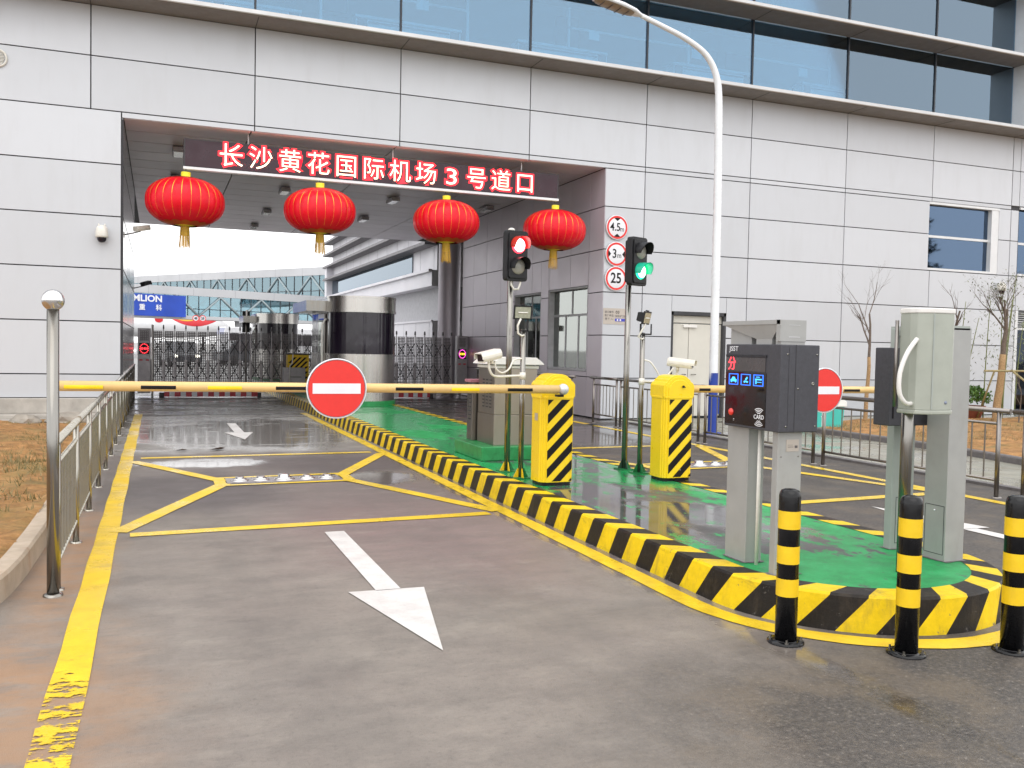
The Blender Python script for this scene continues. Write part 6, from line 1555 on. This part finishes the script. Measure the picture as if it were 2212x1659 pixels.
bamboo(18.3, 15.3, 9, 'clump of thin bamboo stems with sparse leaves by the dark entrance', 3); bamboo(20.4, 15.9, 9, 'second bamboo clump partly cut by the right picture edge', 9)
t = thing('potted_shrub', 'rounded green shrub in a red-brown pot against the wall, left of the staked tree', 'shrub', (17.3, 15.35, .1))
q = MB(); q.lathe([(.0001, 0), (.26, 0), (.36, .26), (.38, .27), (.38, .31), (.33, .31), (.31, .26), (.0001, .26)], (0, 0, 0), 24); q.build('pot', 'pot_red', t)
rr = random.Random(2); lf = MB()
for k in range(1500):
    a, b2 = rr.uniform(0, 2*PI), math.acos(rr.uniform(-.5, 1)); r_ = rr.uniform(.6, 1.02)+.08*math.sin(5*a); p = Vector((.52*r_*math.sin(b2)*math.cos(a), .42*r_*math.sin(b2)*math.sin(a), .50+.26*r_*math.cos(b2)))
    d_ = Vector((rr.gauss(0, 1), rr.gauss(0, 1), rr.gauss(.6, 1))).normalized(); s1 = d_.cross(Vector((rr.random(), rr.random(), rr.random()))).normalized()*.02; l_ = rr.uniform(.04, .075)
    lf.add([p, p+d_*l_*.5+s1, p+d_*l_, p+d_*l_*.5-s1], [(0, 1, 2, 3)])
lf.build('foliage', 'hedge_leaf', t, fixn=False)
q = MB(); q.tube([(0, 0, .2), (.02, .0, .5)], .02, 6); q.tube([(0, 0, .25), (-.1, .0, .55)], .012, 6); q.build('stems', 'bark', t)
# dead leaves lying on the lane
for i, (x, y, lb) in enumerate(((.32, 13.15, 'brown dead leaf lying on the wet slab left of the far arrow'), (.80, 13.2, 'dark crumpled litter on the wet slab before the far stop line'))):
    rr = random.Random(40+i); q = MB()
    for k in range(4 if i else 1):
        cx_, cy_ = rr.gauss(0, .03)*(k > 0), rr.gauss(0, .05)*(k > 0); q.add([(cx_-.09, cy_, .012), (cx_-.02, cy_-.05, .03), (cx_+.09, cy_+.01, .015), (cx_+.01, cy_+.05, .028), (cx_, cy_, .012)], [(0, 1, 4), (1, 2, 4), (2, 3, 4), (3, 0, 4)])
    o = q.build('dead_leaf', 'leaf_debris', fixn=False, loc=(x, y, .0)); tag(o, lb, 'leaf')

# steel road studs between the arms of the cross markings
def studs(x0, x1, y, xs_, label, grp):
    q = MB(); q.box(x0, x1, y-.17, y+.22, .004, .0105); o = q.build('stud_plate', 'gate_metal', None); tag(o, label+', flat steel strip', 'road plate')
    for i, x in enumerate(xs_):
        big = i == 2; s_ = 1.25 if big else 1.; t = thing('road_stud', ('larger middle' if big else ['leftmost', 'second', '', 'fourth', 'rightmost'][i])+' domed steel stud on the '+grp, 'road stud', (x, y+.02, .0105), 0, 'domed studs on the '+grp)
        b_ = MB(); b_.lathe([(.098*s_, 0), (.094*s_, .008), (.078*s_, .012), (.0001, .012)], (0, 0, 0), 28); b_.build('flange', 'dome_steel', t)
        b_ = MB(); b_.lathe([(.074*s_, .012), (.072*s_, .022), (.056*s_, .024), (.044*s_, .038*s_*(1.2 if big else 1)), (.036*s_, .041*s_*(1.2 if big else 1)), (.0001, .042*s_*(1.2 if big else 1))], (0, 0, 0), 28); b_.build('dome', 'dome_steel', t)
        for a in (0, 1, 2, 3): pass
studs(.70, 1.93, 10.13, (.84, 1.06, 1.31, 1.56, 1.78), 'flat strip under the studs of the left lane', 'left lane strip')
studs(6.02, 7.30, 10.13, (6.20, 6.44, 6.69, 6.94, 7.17), 'flat strip under the studs of the exit lane', 'exit lane strip')

# dark evergreen across the road, behind the viewer: only its mirror image shows in the blue window
t = thing('evergreen_tree', 'dark evergreen mirrored in the lower left of the blue facade window', 'tree', (40.0, -4.5, 0))
q = MB(); q.tube([(0, 0, 0), (.1, 0, 3), (0, .1, 7), (0, 0, 10)], [.22, .18, .1, .03], 8); q.build('trunk', 'bark', t)
lf = MB(); rr = random.Random(6)
for k in range(5200):
    z = rr.uniform(1.2, 10.2); rad = (1-(z/10.6))*3.6*(.75+.35*math.sin(z*5))+.2; a = rr.uniform(0, 2*PI); r_ = rad*math.sqrt(rr.random()); p = Vector((r_*math.cos(a), r_*math.sin(a), z-r_*.15))
    d_ = Vector((rr.gauss(0, 1), rr.gauss(0, 1), rr.gauss(0, .6))).normalized(); s1 = d_.cross(Vector((rr.random(), rr.random(), 1))).normalized()*.09; l_ = rr.uniform(.2, .45)
    lf.add([p, p+d_*l_*.5+s1, p+d_*l_, p+d_*l_*.5-s1], [(0, 1, 2, 3)])
lf.build('crown', 'dark_leaf', t, fixn=False)

# short winter grass scattered over the two soil beds
def grass(name, x0, x1, y0, y1, n, z, ok, seed, label):
    rr = random.Random(seed); q = MB()
    k = 0
    while k < n:
        x, y = rr.uniform(x0, x1), rr.uniform(y0, y1)
        if not ok(x, y) or math.sin(x*1.7+y*.9)+math.sin(y*2.3-x)+rr.uniform(-1.4, 1.4) < .2: continue
        k += 1
        for j in range(5):
            bx_, by_ = x+rr.gauss(0, .03), y+rr.gauss(0, .03); h = rr.uniform(.02, .06); dx, dy = rr.gauss(0, .03), rr.gauss(0, .03); w_ = .004
            q.add([(bx_-w_, by_, z), (bx_+w_, by_, z), (bx_+dx, by_+dy, z+h+.02)], [(0, 1, 2)])
    o = q.build(name, 'dry_grass', fixn=False); o['kind'] = 'stuff'; o['label'] = label; o['category'] = 'grass'
leafmat('dry_grass', (.12, .11, .035), (.27, .20, .08))
grass('grass', -6, -.9, 4.5, 16, 2600, .16, lambda x, y: x < kx(y)-.16, 1, 'sparse short grass on the orange soil left of the railing')
grass('grass', 11.8, 22, 5, 15, 2600, .12, lambda x, y: x > bx(y)+.3, 2, 'sparse short grass on the orange planting bed at the right')
